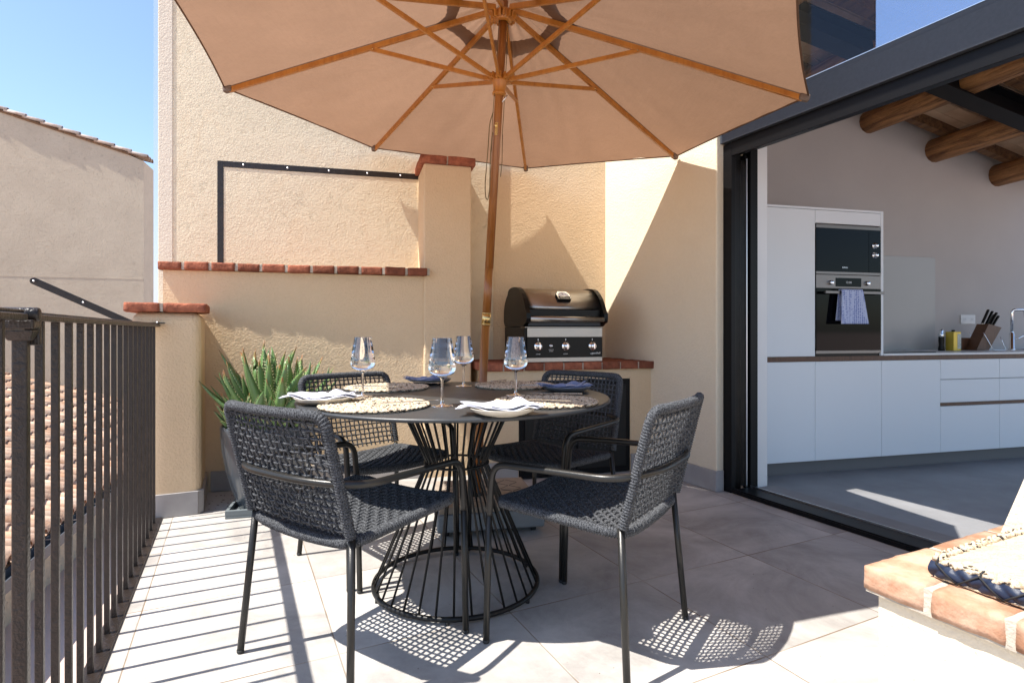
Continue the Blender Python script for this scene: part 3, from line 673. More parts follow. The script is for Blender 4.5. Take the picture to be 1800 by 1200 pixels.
for i in range(5):
    q0 = FK(2.735+.026*i, -.44+.018*(i % 3), 1.078-.005*i); q1 = q0+(FK.x*.085+Vector((0,0,.145-.01*i)))
    b = MB(); b.bar(q0, q1, .014, .022, up=FK.y); k = obj('knife_handle', b, M['gloss_black'], kb, bevel=.003)
    b = MB(); b.bar(q0-(q1-q0)*.12, q0+(q1-q0)*.06, .0145, .0225, up=FK.y); obj('bolster', b, M['chrome'], k)
b = MB()
for y in (-.47, -.34): b.tube(fillet([FK(2.62,y,1.0), FK(2.74,y,.836), FK(2.90,y,.836), FK(2.83,y,.96)], .01), .003, 8)
obj('wire_stand', b, M['chrome'], kb)
# roof over the kitchen: clay tiles on joists, round log beams, a black steel joist
def zc(a): return 3.025-.243*(a-1.634)
sl_ = math.atan(.243); RF = FK
kr = thing('kitchen_roof', 'sloping kitchen ceiling of old clay tiles on rough wooden joists', 'roof', FK(2, 1, 3.1))
b = MB(); rng = random.Random(4)
a = -2.6
while a < 3.9:
    y = -.68
    while y < 2.5:  # roof stops short out of view, so sun gets in and brightens the kitchen
        z0 = zc(a)+.155; z1 = zc(a+.30)+.155; e = .003
        b.hexa([FK(a+e,y+e,z0), FK(a+.30-e,y+e,z1), FK(a+.30-e,y+.145-e,z1), FK(a+e,y+.145-e,z0)] + [FK(a+e,y+e,z0+.03), FK(a+.30-e,y+e,z1+.03), FK(a+.30-e,y+.145-e,z1+.03), FK(a+e,y+.145-e,z0+.03)]); y += .145
    a += .30
obj('clay_tiles', b, M['ceiling_tile'], kr, recalc=False)
b = MB(); b.hexa([FK(a_, y_, zc(a_)+dz_) for dz_ in (.186, .3) for a_, y_ in ((-2.6,-.68), (4,-.68), (4,2.6), (-2.6,2.6))])
deck = obj('roof_deck', b, M['ceiling_tile'], kr)
y = -.52
while y < 2.55:
    b = MB(); jw = rng.uniform(.07, .09); n_ = 14
    pts = [FK(-2.55+6.5*i/n_, y+rng.uniform(-.008, .008), zc(-2.55+6.5*i/n_)+.108) for i in range(n_+1)]
    for p0, p1 in zip(pts, pts[1:]): b.bar(p0, p1, jw*rng.uniform(.92, 1.08), .09)
    obj('joist', b, M['joist'], kr); y += .435
for part in list(kr.children):                # keep only what lies behind the glass
    me = part.data; bm = bmesh.new(); bm.from_mesh(me)
    co = FE(2.76, 0, 0) - part.matrix_world.translation - kr.location
    bmesh.ops.bisect_plane(bm, geom=bm.verts[:]+bm.edges[:]+bm.faces[:], plane_co=co, plane_no=-FE.x, clear_outer=True)
    bm.to_mesh(me); bm.free()
b = MB(); b.box(FE, 2.05, 2.77, -5, 2.664, 3.54, 3.62); obj('eave', b, M['darkwood'], kr)
b = MB(); b.box(FE, 2.72, 2.772, -5, 2.664, 3.6205, 4.7); obj('sun_stop_board', b, M['darkwood'], kr)  # unseen board added to stop sun leaking in above the eave
for i, a in enumerate((-.10, .80, 1.634, 2.438, 3.274)):
    b = MB(); n_ = 24; rr = []; pts = []; r0 = .112+.008*math.sin(i*2.3)
    for k in range(n_+1):
        y = -.70+5.6*k/n_; pts.append(FK(a+.012*math.sin(y*1.3+i), y, zc(a)-.012+.010*math.sin(y*2.1+i*2))); rr.append(r0*(1+.06*noise.noise((y*1.1, i*3.1, 0))))
    b.tube(pts, rr, 14)
    lab = ['dark old log beam seen through the clear glass above the door', 'rough log beam nearest the door opening', 'smooth orange-brown log beam highest in view on the grey wall', 'dark cracked log beam in the middle of the grey wall', 'lowest log beam meeting the grey wall at the right edge'][i]
    obj('log_beam', b, M['log'], tag=(lab, 'beam', 'log beams under the kitchen roof'))
sb = MB(); zb = lambda a: 2.857-.22*(a-1.634)
for (y0, y1, dz0, dz1) in ((.17, .33, 0, .016), (.243, .257, .0165, .154), (.17, .33, .1545, .17)):
    c = []
    for dz in (dz0, dz1): c += [FK(-.6, y0, zb(-.6)+dz), FK(3.95, y0, zb(3.95)+dz), FK(3.95, y1, zb(3.95)+dz), FK(-.6, y1, zb(-.6)+dz)]
    sb.hexa(c)
obj('steel_joist', sb, M['frame_black'], tag=('black steel joist crossing under the log beams', 'beam'))
sp = thing('ceiling_spot', 'small white cylinder spotlight under the clay ceiling', 'lamp', FK(2.5, -.1, 2.95))
b = MB(); b.tube([FK(2.47,-.06,2.955), FK(2.52,-.10,2.905)], .034, 20); b.tube([FK(2.45,-.05,2.97), FK(2.45,-.05,3.0)], .01, 8); obj('housing', b, M['socket'], sp)

# ---- brick-topped bench in the near right corner and the sloping parapet that rises from it
be = thing('masonry_bench', 'low sunlit plaster bench topped with pale terracotta bricks in the near corner', 'bench', FE(1.7, .2))
b = MB(); b.box(FE, 1.40, 2.45, -2.5, .848, -.27, .386); obj('bench_body', b, M['stucco_side'], be, bevel=.004)
b = MB(); rng = random.Random(21); s0 = .878
for r_ in range(16):
    t0 = 1.37
    for c_ in range(4):
        w = .285; b.brick(FE, t0+.007, t0+w-.007, s0-.143, s0-.007, .390, .450+rng.uniform(-.0012, .0012), rng=rng, rad=.006, jit=.0028, nx=14, ny=8, nz=4); t0 += w
    s0 -= .150
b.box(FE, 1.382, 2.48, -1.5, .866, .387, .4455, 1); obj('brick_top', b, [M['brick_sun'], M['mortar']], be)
b = MB(); b.prism([FE(1.94, .835, .4515), FE(1.94, .56, 1.30), FE(1.94, -2.4, 1.30), FE(1.94, -2.4, .4515)], FE.x*.16)
obj('sloping_parapet', b, M['stucco_white'], bevel=.006, tag=('bright plaster parapet with a steep sloping end standing on the brick bench', 'parapet'))
cu = thing('bench_cushion', 'pale woven straw cushion with navy laced edge lying on the brick bench', 'cushion', FE(1.75, .4, .4515))
b = MB()
def cush(u, v):
    t = 1.462+.52*u; s_ = .762-.72*v; d = min(u, 1-u, v*1.3, (1-v)*1.3); z = .488+.008*min(1, d/.12)+.0012*math.sin(u*260)+.001*math.sin(v*60)
    return FE(t, s_, z)
b.grid(cush, 60, 60); b.box(FE, 1.468, 1.975, .05, .755, .453, .484); obj('straw_top', b, M['straw_pale'], cu, recalc=False)
b = MB(); path = [FE(1.462, .05, .489), FE(1.462, .757, .489), FE(1.98, .757, .489)]; path = fillet(path, .03)
P = resample(path, .004); rr = []; 
for ph in (0, 2.1, 4.2):
    q = []
    for i, p in enumerate(P):
        a = i*.33+ph; d = (P[min(i+1, len(P)-1)]-P[max(i-1, 0)]).normalized(); sd = Vector((-d.y, d.x, 0)); q.append(p+sd*(.0075*math.sin(a))+Vector((0,0,.005*math.sin(2*a))))
    b.tube(q, .0065, 6)
obj('straw_braid', b, M['straw'], cu)
b = MB()
def band(u, v):
    s_ = .760-.71*u; a = (v-.5)*2.2; bul = .010*math.cos(a*1.2)
    k = (u*.71/.085); w = abs((k % 1)*2-1); puff = .006*abs(math.sin(math.pi*(k*2 + (v if int(k*2) % 2 else -v)*1.0)))
    return FE(1.458-bul-puff, s_, .4535+.035*v)
b.grid(band, 240, 10)
for i in range(9):
    s_ = .745-.085*i
    for (sa_, sb_, za, zb_) in ((s_, s_-.0425, .489, .455), (s_-.0425, s_-.085, .455, .489)): b.tube([FE(1.4440, sa_, za), FE(1.4405, (sa_+sb_)/2, (za+zb_)/2), FE(1.4440, sb_, zb_)], .0020, 6, mat=1)
    b.tube([FE(1.446, s_, .486), FE(1.459, s_, .497), FE(1.472, s_-.004, .497)], .0022, 6, mat=1)
    b.tube([FE(1.50+.06*i, .768, .484), FE(1.503+.06*i, .757, .4985), FE(1.506+.06*i, .745, .494)], .0022, 6, mat=1)
obj('leather_band', b, [M['navy'], M['black_cord']], cu, recalc=False)
b = MB()
for e in ([FE(1.453,.05,.4545), FE(1.453,.75,.4545)],): b.tube(e, .0035, 6)
obj('piping', b, M['straw'], cu)

# ================================================================ neighbours across the lane
GA = math.degrees(math.atan2(.3435, .939))
FG = Fr(0, 0, GA)                             # x towards the terrace, y along the eave
nh = thing('tile_roof_house', 'lower neighbouring house with a sunlit barrel tile roof seen between the railing bars', 'house', FG(-6, 12, -2.4))
EX, EZ, SLP = -3.02, -1.52, .30
def rz_(x): return EZ+.06+(EX-x)*SLP
b = MB(); b.box(FG, -12, EX-.22, 1, 15.2, -2.4, EZ-.16); obj('wall', b, M['neighbour_plaster'], nh)
b = MB(); b.hexa([FG(-13, 1, rz_(-13)-.16), FG(EX+.02, 1, rz_(EX)-.12), FG(EX+.02, 22, rz_(EX)-.12), FG(-13, 22, rz_(-13)-.16), FG(-13, 1, rz_(-13)-.06), FG(EX+.02, 1, rz_(EX)-.05), FG(EX+.02, 22, rz_(EX)-.05), FG(-13, 22, rz_(-13)-.06)]); obj('roof_deck', b, M['joist'], nh)
b = MB(); rng = random.Random(31); pit = .215; ln = .36
for ci in range(int(17/pit)):
    yc = 2.0+pit*ci+rng.uniform(-.008, .008)
    for ri in range(26):
        x1 = EX+.06-ln*ri+rng.uniform(-.012, .012); x0 = x1-ln-.07
        if x0 < -12.6: break
        n_ = 6; vs = []
        for (xx, r_, dz) in ((x0, .075, .0), (x1, .095, .022)):
            for k in range(n_+1):
                a = math.pi*k/n_; vs.append(FG(xx, yc-r_*math.cos(a), rz_(xx)+dz+r_*.85*math.sin(a)-.01))
        # lip at the low end gives each tile its thickness
        for k in range(n_+1):
            a = math.pi*k/n_; vs.append(FG(x1, yc-.078*math.cos(a), rz_(x1)+.022+.078*.85*math.sin(a)-.01))
        fs = [(k, k+1, n_+1+k+1, n_+1+k) for k in range(n_)]+[(n_+1+k, n_+2+k, 2*n_+3+k, 2*n_+2+k) for k in range(n_)]
        b.add(vs, fs, 0, True)
    for ri in range(26):                      # pans between the covers
        x1 = EX+.03-ln*ri; x0 = x1-ln-.02
        if x0 < -12.6: break
        vs = []
        for (xx, dz) in ((x0, 0), (x1, .012)):
            for k in range(5):
                a = math.pi*k/4; vs.append(FG(xx, yc+pit/2-.075*math.cos(a), rz_(xx)+dz-.02-.05*math.sin(a)+.02))
        b.add(vs, [(k, k+1, 5+k+1, 5+k) for k in range(4)], 0, True)
obj('roof_tiles', b, M['rooftile'], nh, recalc=False)
b = MB(); prof = [(.0,.0), (.0,-.13), (.15,-.13), (.15,.0), (.135,.0), (.135,-.115), (.015,-.115), (.015,.0)]
b.prism([FG(EX+.03+x, 2, EZ+z) for x, z in prof], FG.y*20); obj('gutter', b, M['frame_grey'], nh)
b = MB()
for i in range(26): b.box(FG, EX+.03, EX+.18, 2.4+.75*i, 2.43+.75*i, EZ+.001, EZ+.008)
obj('gutter_straps', b, M['alu'], nh)
# tall gable wall behind that roof
FW = Fr(-13.5, 15.0, 17.6)
gw = thing('gable_house', 'tall beige plastered gable wall with a tiled verge against the sky', 'house', FW(1, 2, -2.4))
def gz(x): return 6.86-.292*x
XR = 2.93
b = MB(); b.prism([FW(-6, 0, -2.4), FW(XR+.35, 0, -2.4), FW(XR+.35, 0, gz(XR)-.22), FW(XR, 0, gz(XR)-.08), FW(-6, 0, gz(-6)-.08)], FW.y*6); obj('gable_wall', b, M['neighbour_plaster'], gw)
b = MB(); b.hexa([FW(-6,-.035,gz(-6)-.079), FW(XR,-.035,gz(XR)-.079), FW(XR,6,gz(XR)-.079), FW(-6,6,gz(-6)-.079), FW(-6,-.035,gz(-6)-.03), FW(XR,-.035,gz(XR)-.03), FW(XR,6,gz(XR)-.03), FW(-6,6,gz(-6)-.03)]); obj('verge_board', b, M['joist'], gw)
b = MB(); b.box(FW, -6, XR+.34, -.004, .01, 2.46, 2.482); obj('render_joint', b, M['neighbour_plaster'], gw)
b = MB(); rng = random.Random(9)
for row in range(3):
    yc = .03+.22*row; x = -6.0
    while x < XR+.1:
        n_ = 8; vs = []; x1 = x+.47; j_ = rng.uniform(-.012, .012)
        for (xx, r_, dz) in ((x, .085, -.01), (x1, .10, .03)):
            for q in (r_, r_-.016):
                for k in range(n_+1):
                    a = math.pi*k/n_; vs.append(FW(xx, yc+j_-q*math.cos(a), gz(xx)-.02+dz+q*1.05*math.sin(a)))
        m_ = n_+1
        fs = [(k, k+1, 2*m_+k+1, 2*m_+k) for k in range(n_)]+[(m_+k, m_+k+1, 3*m_+k+1, 3*m_+k) for k in range(n_)]+[(2*m_+k, 2*m_+k+1, 3*m_+k+1, 3*m_+k) for k in range(n_)]
        fs += [(0, 2*m_, 3*m_, m_), (n_, 2*m_+n_, 3*m_+n_, m_+n_)]
        b.add(vs, fs, 0, True); x += .405
obj('verge_tiles', b, M['verge_tile'], gw, recalc=False)
b = MB(); b.hexa([FW(-6,.3,gz(-6)+.0), FW(XR,.3,gz(XR)+.0), FW(XR,6,gz(XR)+.0), FW(-6,6,gz(-6)+.0), FW(-6,.3,gz(-6)+.05), FW(XR,.3,gz(XR)+.05), FW(XR,6,gz(XR)+.05), FW(-6,6,gz(-6)+.05)]); obj('roof_plane', b, M['rooftile'], gw)

# ================================================================ dining table
TC = Vector((-.224, 2.293, 0)); TR = .6125; TZ = .759
ta = thing('dining_table', 'round charcoal metal table on a waisted wire base', 'table', TC)
b = MB(); b.lathe([(0, TZ), (TR-.008, TZ), (TR-.003, TZ-.0015), (TR, TZ-.006), (TR-.001, TZ-.011), (TR-.006, TZ-.014), (TR-.02, TZ-.0145), (TR-.025, TZ-.010), (.2, TZ-.010), (0, TZ-.010)], 128, TC); obj('tabletop', b, M['table_metal'], ta)
def ring(z, r, rt, name, seg=96, m='black_metal', par=None):
    b = MB(); b.tube([TC+Vector((r*math.cos(2*math.pi*k/seg), r*math.sin(2*math.pi*k/seg), z)) for k in range(seg)], rt, 10, True); return obj(name, b, M[m], par or ta)
br_ = ring(.020, .326, .0095, 'base_ring'); ring(.49, .1275, .0048, 'waist_ring'); ring(.738, .232, .006, 'top_ring')
NW = 32
for k in range(NW):
    a = 2*math.pi*(k+.35)/NW; c_, s_ = math.cos(a), math.sin(a)
    pts = [TC+Vector((r*c_, r*s_, z)) for r, z in ((.324,.021), (.128,.474), (.1195,.492), (.126,.512), (.230,.74))]
    b = MB(); b.tube([pts[0], pts[1], pts[1].lerp(pts[2], .6), pts[2], pts[3], pts[4]], .0043, 7); obj('wire_leg', b, M['black_metal'], ta)
for k in range(6):
    a = 2*math.pi*(k+.5)/6; b = MB(); b.lathe([(0,.0005), (.008,.0005), (.008,.013), (0,.013)], 12, TC+Vector((.326*math.cos(a), .326*math.sin(a), 0))); obj('foot', b, M['rubber'], br_)
b = MB(); b.lathe([(0, TZ-.0105), (.10, TZ-.0105), (.10, TZ-.02), (0, TZ-.02)], 32, TC); obj('mounting_plate', b, M['black_metal'], ta)

# ================================================================ rope armchairs
def chair_parts(root):
    def O(n, b, m, p=None): return obj(n, b, M[m], p or root)
    SW, ZS, YB, YF = .238, .448, -.215, .225
    def sz(x, y): return ZS + .012*(y/.22) - .020*(1-(x/SW)**2)*(.55+.45*math.cos(y/.22*1.2))
    corners = [(SW,YF), (-SW,YF), (-SW+.008,YB), (SW-.008,YB)]
    loop = resample(fillet([Vector((x, y, sz(x, y))) for x, y in corners], .045, 6, True), .05, True)
    loop = [Vector((p.x, p.y, ZS+.012*(p.y/.22)-(.016*(1-min(1, abs(p.x)/SW)**2)))) for p in loop]
    def wrap(P, r, pitch, closed):
        Q = resample(P, pitch/4, closed); rr = [r*(.86, 1.06, 1.12, 1.06)[i % 4]*(1+.03*noise.noise((i*.11, pitch*90, 0))) for i in range(len(Q))]
        if closed: Q = Q[:len(Q)-len(Q) % 4]; rr = rr[:len(Q)]
        b = MB(); b.tube(Q, rr, 9, closed); return b
    O('seat_frame', wrap(loop, .0148, .0085, True), 'rope')
    # seat net
    b = MB(); st = .0215; nx = int(2*(SW-.016)/st); ny = int((YF-YB-.03)/st)
    xs = [-SW+.022+(2*SW-.044)*i/(nx-1) for i in range(nx)]; ys = [YB+.018+(YF-YB-.036)*j/(ny-1) for j in range(ny)]
    for i, x in enumerate(xs):
        pts = [Vector((x, YB+.004, sz(x, YB)))]
        for j, y in enumerate(ys): pts.append(Vector((x, y, sz(x, y)+(.0042 if (i+j) % 2 else -.0042))))
        pts.append(Vector((x, YF-.004, sz(x, YF)))); b.tube(pts, .0047, 6, caps=False)
    for j, y in enumerate(ys):
        pts = [Vector((-SW+.006, y, sz(SW, y)))]
        for i, x in enumerate(xs): pts.append(Vector((x, y, sz(x, y)+(-.0042 if (i+j) % 2 else .0042))))
        pts.append(Vector((SW-.006, y, sz(SW, y)))); b.tube(pts, .0047, 6, caps=False)
    O('seat_net', b, 'rope')
    # back: curved panel leaning back
    def bp(u, v, off=0):
        w = .232-.004*v; x = u*w; y = YB-.005-.085*v-.030*(1-u*u)*v**.5; z = .455+.343*v
        n = Vector((u*.24, 1, .24)).normalized(); return Vector((x, y, z))+n*off
    fr = []
    for k in range(13): fr.append(bp(-1, k/14))
    c0 = [bp(-1, .88+.0), bp(-1, 1), bp(-.80, 1)]
    top = [bp(-1+.2*0, 12.4/14)]
    fr += [c0[0]*(1-t)**2+c0[1]*2*t*(1-t)+c0[2]*t*t for t in (.15,.35,.55,.75,.95)]
    fr += [bp(-.75+1.5*k/12, 1) for k in range(13)]
    fr += [Vector((-p.x, p.y, p.z)) for p in fr[:18][::-1]]
    O('back_frame', wrap(fr, .0142, .0085, False), 'rope')
    b = MB(); nu, nv = 19, 15
    us = [-1+.09+(2-.18)*i/(nu-1) for i in range(nu)]; vs = [.035+.90*j/(nv-1) for j in range(nv)]
    for i, u in enumerate(us):
        pts = [bp(u, .0)]+[bp(u, v, .0034 if (i+j) % 2 else -.0034) for j, v in enumerate(vs)]+[bp(u, .985)]
        b.tube(pts, .0036, 6, caps=False)
    for j, v in enumerate(vs):
        pts = [bp(-.99, v)]+[bp(u, v, -.0034 if (i+j) % 2 else .0034) for i, u in enumerate(us)]+[bp(.99, v)]
        b.tube(pts, .0036, 6, caps=False)
    O('back_net', b, 'rope')
    # tubes
    XF, YFT = .262, .245
    rt = .0108
    ap = [Vector((XF, YFT-.012, .42)), Vector((XF+.002, YFT-.028, .590)), Vector((XF+.012, -.02, .598)), Vector((XF+.014, -.225, .603)), Vector((.13, -.300, .612))]
    full = ap+[Vector((-p.x, p.y, p.z)) for p in ap[::-1]]
    path = resample(fillet(full, [0,.055,.3,.085,.16,.16,.085,.3,.055,0], 8), .012)
    b = MB(); b.tube(path, rt, 12); O('arm_rail', b, 'tube_metal')
    for sx in (-1, 1):
        b = MB(); b.tube([Vector((sx*XF, YFT, .006)), Vector((sx*XF, YFT-.012, .43))], rt, 12); l = O('leg', b, 'tube_metal')
        b = MB(); b.lathe([(0,0), (.0095,0), (.0112,.003), (.0112,.012), (0,.012)], 12, (sx*XF, YFT, .0005)); O('foot', b, 'rubber', l)
        b = MB(); b.tube([Vector((sx*.258, -.245, .006)), Vector((sx*.226, -.212, .452))], rt, 12); l = O('leg', b, 'tube_metal')
        b = MB(); b.lathe([(0,0), (.0095,0), (.0112,.003), (.0112,.012), (0,.012)], 12, (sx*.258, -.245, .0005)); O('foot', b, 'rubber', l)
GRP = 'rope armchairs around the dining table'
ch0 = thing('rope_armchair', 'charcoal rope armchair at the left front, its woven back towards the railing', 'chair', (0, 0, 0), 0, GRP, world=False)
chair_parts(ch0)
ch0.location = (-.510, 1.860, 0); ch0.rotation_euler = (0, 0, R(56.3-90))
dup(ch0, (.2655, 1.935, 0), R(145.6-90), 'charcoal rope armchair in the right foreground, half in sun beside the bench')
dup(ch0, (-.612, 2.580, 0), R(-47-90), 'charcoal rope armchair between the potted aloe and the table')
dup(ch0, (.157, 2.66, 0), R(-130-90), 'charcoal rope armchair in full shade in front of the black cupboard')

# ================================================================ things on the table
def placemat(x, y, label):
    b = MB(); rng = random.Random(int(x*100)); R0 = .188; w = .0112; n = 17
    b.lathe([(0, .003), (R0-.006, .003), (R0-.006, .0004), (0, .0004)], 48, (x, y, TZ))
    for i in range(n):
        r = R0-w*.5-w*i
        if r < .004: break
        m = max(10, int(2*math.pi*r/.0052)); m -= m % 4; ph = rng.random()*6
        pts = []; rr = []
        for k in range(m):
            a = 2*math.pi*k/m+ph; q = (k % 4); dr = (.0016, .0, -.0016, .0)[q]+rng.uniform(-.001, .001); pts.append(Vector((x+(r+dr)*math.cos(a), y+(r+dr)*math.sin(a), TZ+.0062+(.0006, .0014, .0006, -.0010)[q]+rng.uniform(-.0012, .0012)))); rr.append(w*.54*(1.0, 1.10, 1.0, .80)[q]*rng.uniform(.9, 1.1))
        b.tube(pts, rr, 8, True, flat=.52, up=(0, 0, 1))
    return obj('placemat', b, M['straw'], tag=(label, 'placemat', 'round straw placemats'))
placemat(-.472, 1.955, 'round braided straw placemat fully in sun at the left front of the table')
placemat(-.566, 2.565, 'round braided straw placemat half in shade in front of the chair by the aloe')
placemat(.015, 2.665, 'round braided straw placemat in shade at the back, beyond the glass near the grill')
placemat(.124, 2.060, 'round braided straw placemat with a sunlit front edge, beside the right front chair')
def wineglass(x, y, label):
    g = thing('wine_glass', label, 'glass', (x, y, TZ+.0002), 0, 'empty wine glasses')
    o = (x, y, TZ+.0005)
    b = MB(); b.lathe([(0,0), (.040,0), (.0405,.0012), (.036,.0022), (.012,.0045), (.0058,.009), (.0045,.02), (.0040,.06), (.0042,.088), (.007,.096), (.018,.1015)], 40, o)
    b.lathe([(.018,.1015), (.0165,.1035), (0,.1045)], 40, o); obj('stem', b, M['glass_solid'], g)
    b = MB(); pr = [(.010,.1043), (.026,.1062), (.038,.111), (.0455,.119), (.0480,.128), (.0472,.142), (.0430,.172), (.0375,.205), (.0325,.2345)]
    b.lathe(pr, 48, o); b.lathe([(.0325,.2345), (.0320,.2350), (.0315,.2345)], 48, o); b.lathe([(max(.002, r_-.0010), z_+(.0016 if i_ < 3 else .0003)) for i_, (r_, z_) in enumerate(pr)][::-1], 48, o)
    obj('bowl', b, M['glass_solid'], g)
wineglass(-.242, 1.966, 'empty wine glass nearest the front of the table, by the sunlit placemat')
wineglass(-.592, 2.253, 'empty wine glass at the left, between the two placemats near the aloe')
wineglass(-.228, 2.672, 'empty wine glass at the back of the table beside the parasol pole')
wineglass(.015, 2.296, 'empty wine glass at the right, in front of the grill knobs')
def plate(x, y, label, m='ceramic'):
    b = MB(); r = .104
    b.lathe([(0,.0), (.058,.0), (.060,.002), (.080,.006), (.098,.0155), (r,.023), (r+.0005,.0243), (r-.002,.0248), (.095,.0185), (.078,.0100), (.058,.0062), (0,.0056)], 56, (x, y, TZ+.0005)); 
    return obj('plate', b, M[m], tag=(label, 'plate', 'shallow plates with napkins'))
def napkin(x, y, rz, label, m, seed, L=.225, W=.095):
    rng = random.Random(seed); b = MB(); c_, s_ = math.cos(rz), math.sin(rz); nu, nv = 30, 12
    uvs = []
    def P(lx, ly, z): return Vector((x+lx*c_-ly*s_, y+lx*s_+ly*c_, TZ+z))
    o1, o2, o3 = rng.random()*6, rng.random()*6, rng.random()*6
    def sheet(L, W, z0, sx, sy, sk, lift, amp, e):
        def f(u, v):
            lx = (u-.5)*L+sx+sk*(v-.5); ly = (v-.5)*W+sy+.012*math.sin(u*5+o1)
            rr_ = math.hypot(lx, ly); dish = max(0, rr_-.050)*.30 if rr_ < .105 else .0165-max(0, rr_-.108)*e
            z = z0+dish+amp*(math.sin(u*9+o1+v*3)*.5+math.sin(v*8+o2+u*4)*.35)+lift*math.exp(-((u-.55)/.16)**2-((v-.9)/.30)**2)+amp*.8*abs(math.sin(u*4.2+v*2.1+o3))
            return P(lx, ly, max(z, .0262 if rr_ > .088 else .011))
        n0 = len(b.v); b.grid(f, nu, nv)
        for j in range(nv+1):
            for i in range(nu+1): uvs.append((j/nv, i/nu))
    sheet(L, W, .0125, .0, .0, .02, .010, .004, .2)
    sheet(L*.93, W*.86, .0175, -.004, .004, -.03, .016, .005, .1)
    sheet(L*.62, W*.62, .023, .018, .006, .05, .020, .005, .05)
    o = obj('napkin', b, M[m], recalc=False, tag=(label, 'napkin', 'folded linen napkins'))
    ul = o.data.uv_layers.new(name='UVMap')
    for lp in o.data.loops: ul.data[lp.index].uv = uvs[lp.vertex_index]
    so = o.modifiers.new('thick', 'SOLIDIFY'); so.thickness = .0022; return o
plate(-.672, 2.035, 'stoneware plate overhanging the left edge of the table by the aloe'); napkin(-.680, 2.035, R(4), 'navy-striped napkin in a sunlit white on the plate at the left edge of the table', 'napkin_sunlit', 1, .26)
plate(-.030, 1.765, 'stoneware plate at the very front of the table in full sun'); napkin(-.034, 1.762, R(-4), 'navy-striped napkin in a sunlit white on the plate at the front of the table', 'napkin_sunlit', 2, .25)
plate(-.405, 2.800, 'dark plate in shade at the back of the table, left of the parasol pole', 'ceramic_dark'); napkin(-.425, 2.795, R(8), 'napkin in a shaded dark blue heaped on the back plate left of the parasol pole', 'napkin_shaded', 3, .20)
plate(.232, 2.430, 'grey plate in shade near the right rear chair', 'ceramic_dark'); napkin(.228, 2.430, R(14), 'napkin in a shaded blue-grey heaped on the plate near the right rear chair', 'napkin_shaded', 4, .22)
def knife(p, q, label, z=.0165):
    p = Vector((*p, TZ+z)); q = Vector((*q, TZ+z)); d = (q-p).normalized(); n = Vector((-d.y, d.x, 0)); L_ = .215
    def at(l, w): return p+d*(l*L_)+n*w
    t = thing('table_knife', label, 'knife', p, 0, 'table knives')
    b = MB(); out = [(0,.0045), (.05,.0058), (.25,.0048), (.44,.0038), (.50,.0042)]; pts = [at(l, w) for l, w in out]+[at(l, -w) for l, w in out[::-1]]
    b.prism(pts, (0, 0, .0042)); obj('handle', b, M['cutlery'], t, bevel=.0012)
    b = MB(); out = [(.505,.0040), (.60,.0085), (.80,.0090), (.93,.0075), (.99,.002), (1.0,-.003), (.97,-.0050), (.505,-.0045)]; b.prism([at(l, w)+Vector((0,0,.001)) for l, w in out], (0, 0, .0016)); obj('blade', b, M['cutlery'], t)
def fork(p, q, label, z=.0165):
    p = Vector((*p, TZ+z)); q = Vector((*q, TZ+z)); d = (q-p).normalized(); n = Vector((-d.y, d.x, 0)); L_ = .20
    def at(l, w, h=0): return p+d*(l*L_)+n*w+Vector((0,0,h))
    t = thing('table_fork', label, 'fork', p, 0, 'table forks')
    b = MB(); out = [(0,.004), (.06,.0055), (.35,.0035), (.60,.0028), (.68,.005), (.74,.0115), (.78,.0125)]; pts = [at(l, w) for l, w in out]+[at(l, -w) for l, w in out[::-1]]
    b.prism(pts, (0, 0, .0024)); obj('handle', b, M['cutlery'], t, bevel=.0006)
    b = MB()
    for w in (-.0100, -.0034, .0034, .0100): b.bar(at(.775, w, .0013), at(.90, w, .0045), .0030, .0020); b.bar(at(.895, w, .0045), at(1.0, w*.96, .0015), .0026, .0018)
    obj('tines', b, M['cutlery'], t)
knife((-.44, 1.895), (-.26, 1.99), 'steel table knife on the sunlit left front placemat')
fork((-.640, 1.94), (-.545, 2.115), 'steel fork lying between the left plate and the sunlit placemat', .014)
knife((.27, 2.19), (.05, 2.21), 'steel table knife on the back rim of the right front placemat')
fork((.205, 1.975), (.05, 2.02), 'steel fork on the sunlit edge of the right front placemat')
knife((-.03, 2.80), (-.14, 2.665), 'steel table knife on the shaded placemat by the parasol pole')
fork((.03, 2.55), (.165, 2.52), 'steel fork beside the plate near the right rear chair')
knife((-.70, 2.50), (-.49, 2.47), 'steel table knife on the half-shaded placemat by the aloe')
fork((-.50, 2.73), (-.40, 2.665), 'steel fork between the back plate and the half-shaded placemat')

# ================================================================ parasol
um = thing('parasol', 'large open wooden parasol with a taupe canopy leaning over the table', 'parasol', (-.199, 3.02, 0))
UC = Vector((-.067, 2.95, 2.244)); UN = Vector((.059, -.031, 1)).normalized()
UU = Vector((0, 1, 0)).cross(UN).normalized(); UV = UN.cross(UU); UR = 1.529; UPH = R(173.44); UH = .45
def U(r, a, h): return UC+UU*(r*math.cos(a))+UV*(r*math.sin(a))+UN*h
ANG = [UPH-k*math.pi/4 for k in range(8)]
def panel(k, rho, w, h0=0, edge=.011):
    """point on canopy panel k: rho along the ribs, w across from rib k to the next"""
    q = 4*w*(1-w); r = rho*(1-edge*q*rho**2)
    a, c = ANG[k], ANG[(k+1) % 8]
    p = U(UR*r, a, UH*(1-r)).lerp(U(UR*r, c, UH*(1-r)), w)
    return p+UN*(.017+h0-.022*q*rho*(1.15-rho)*2)
b = MB()
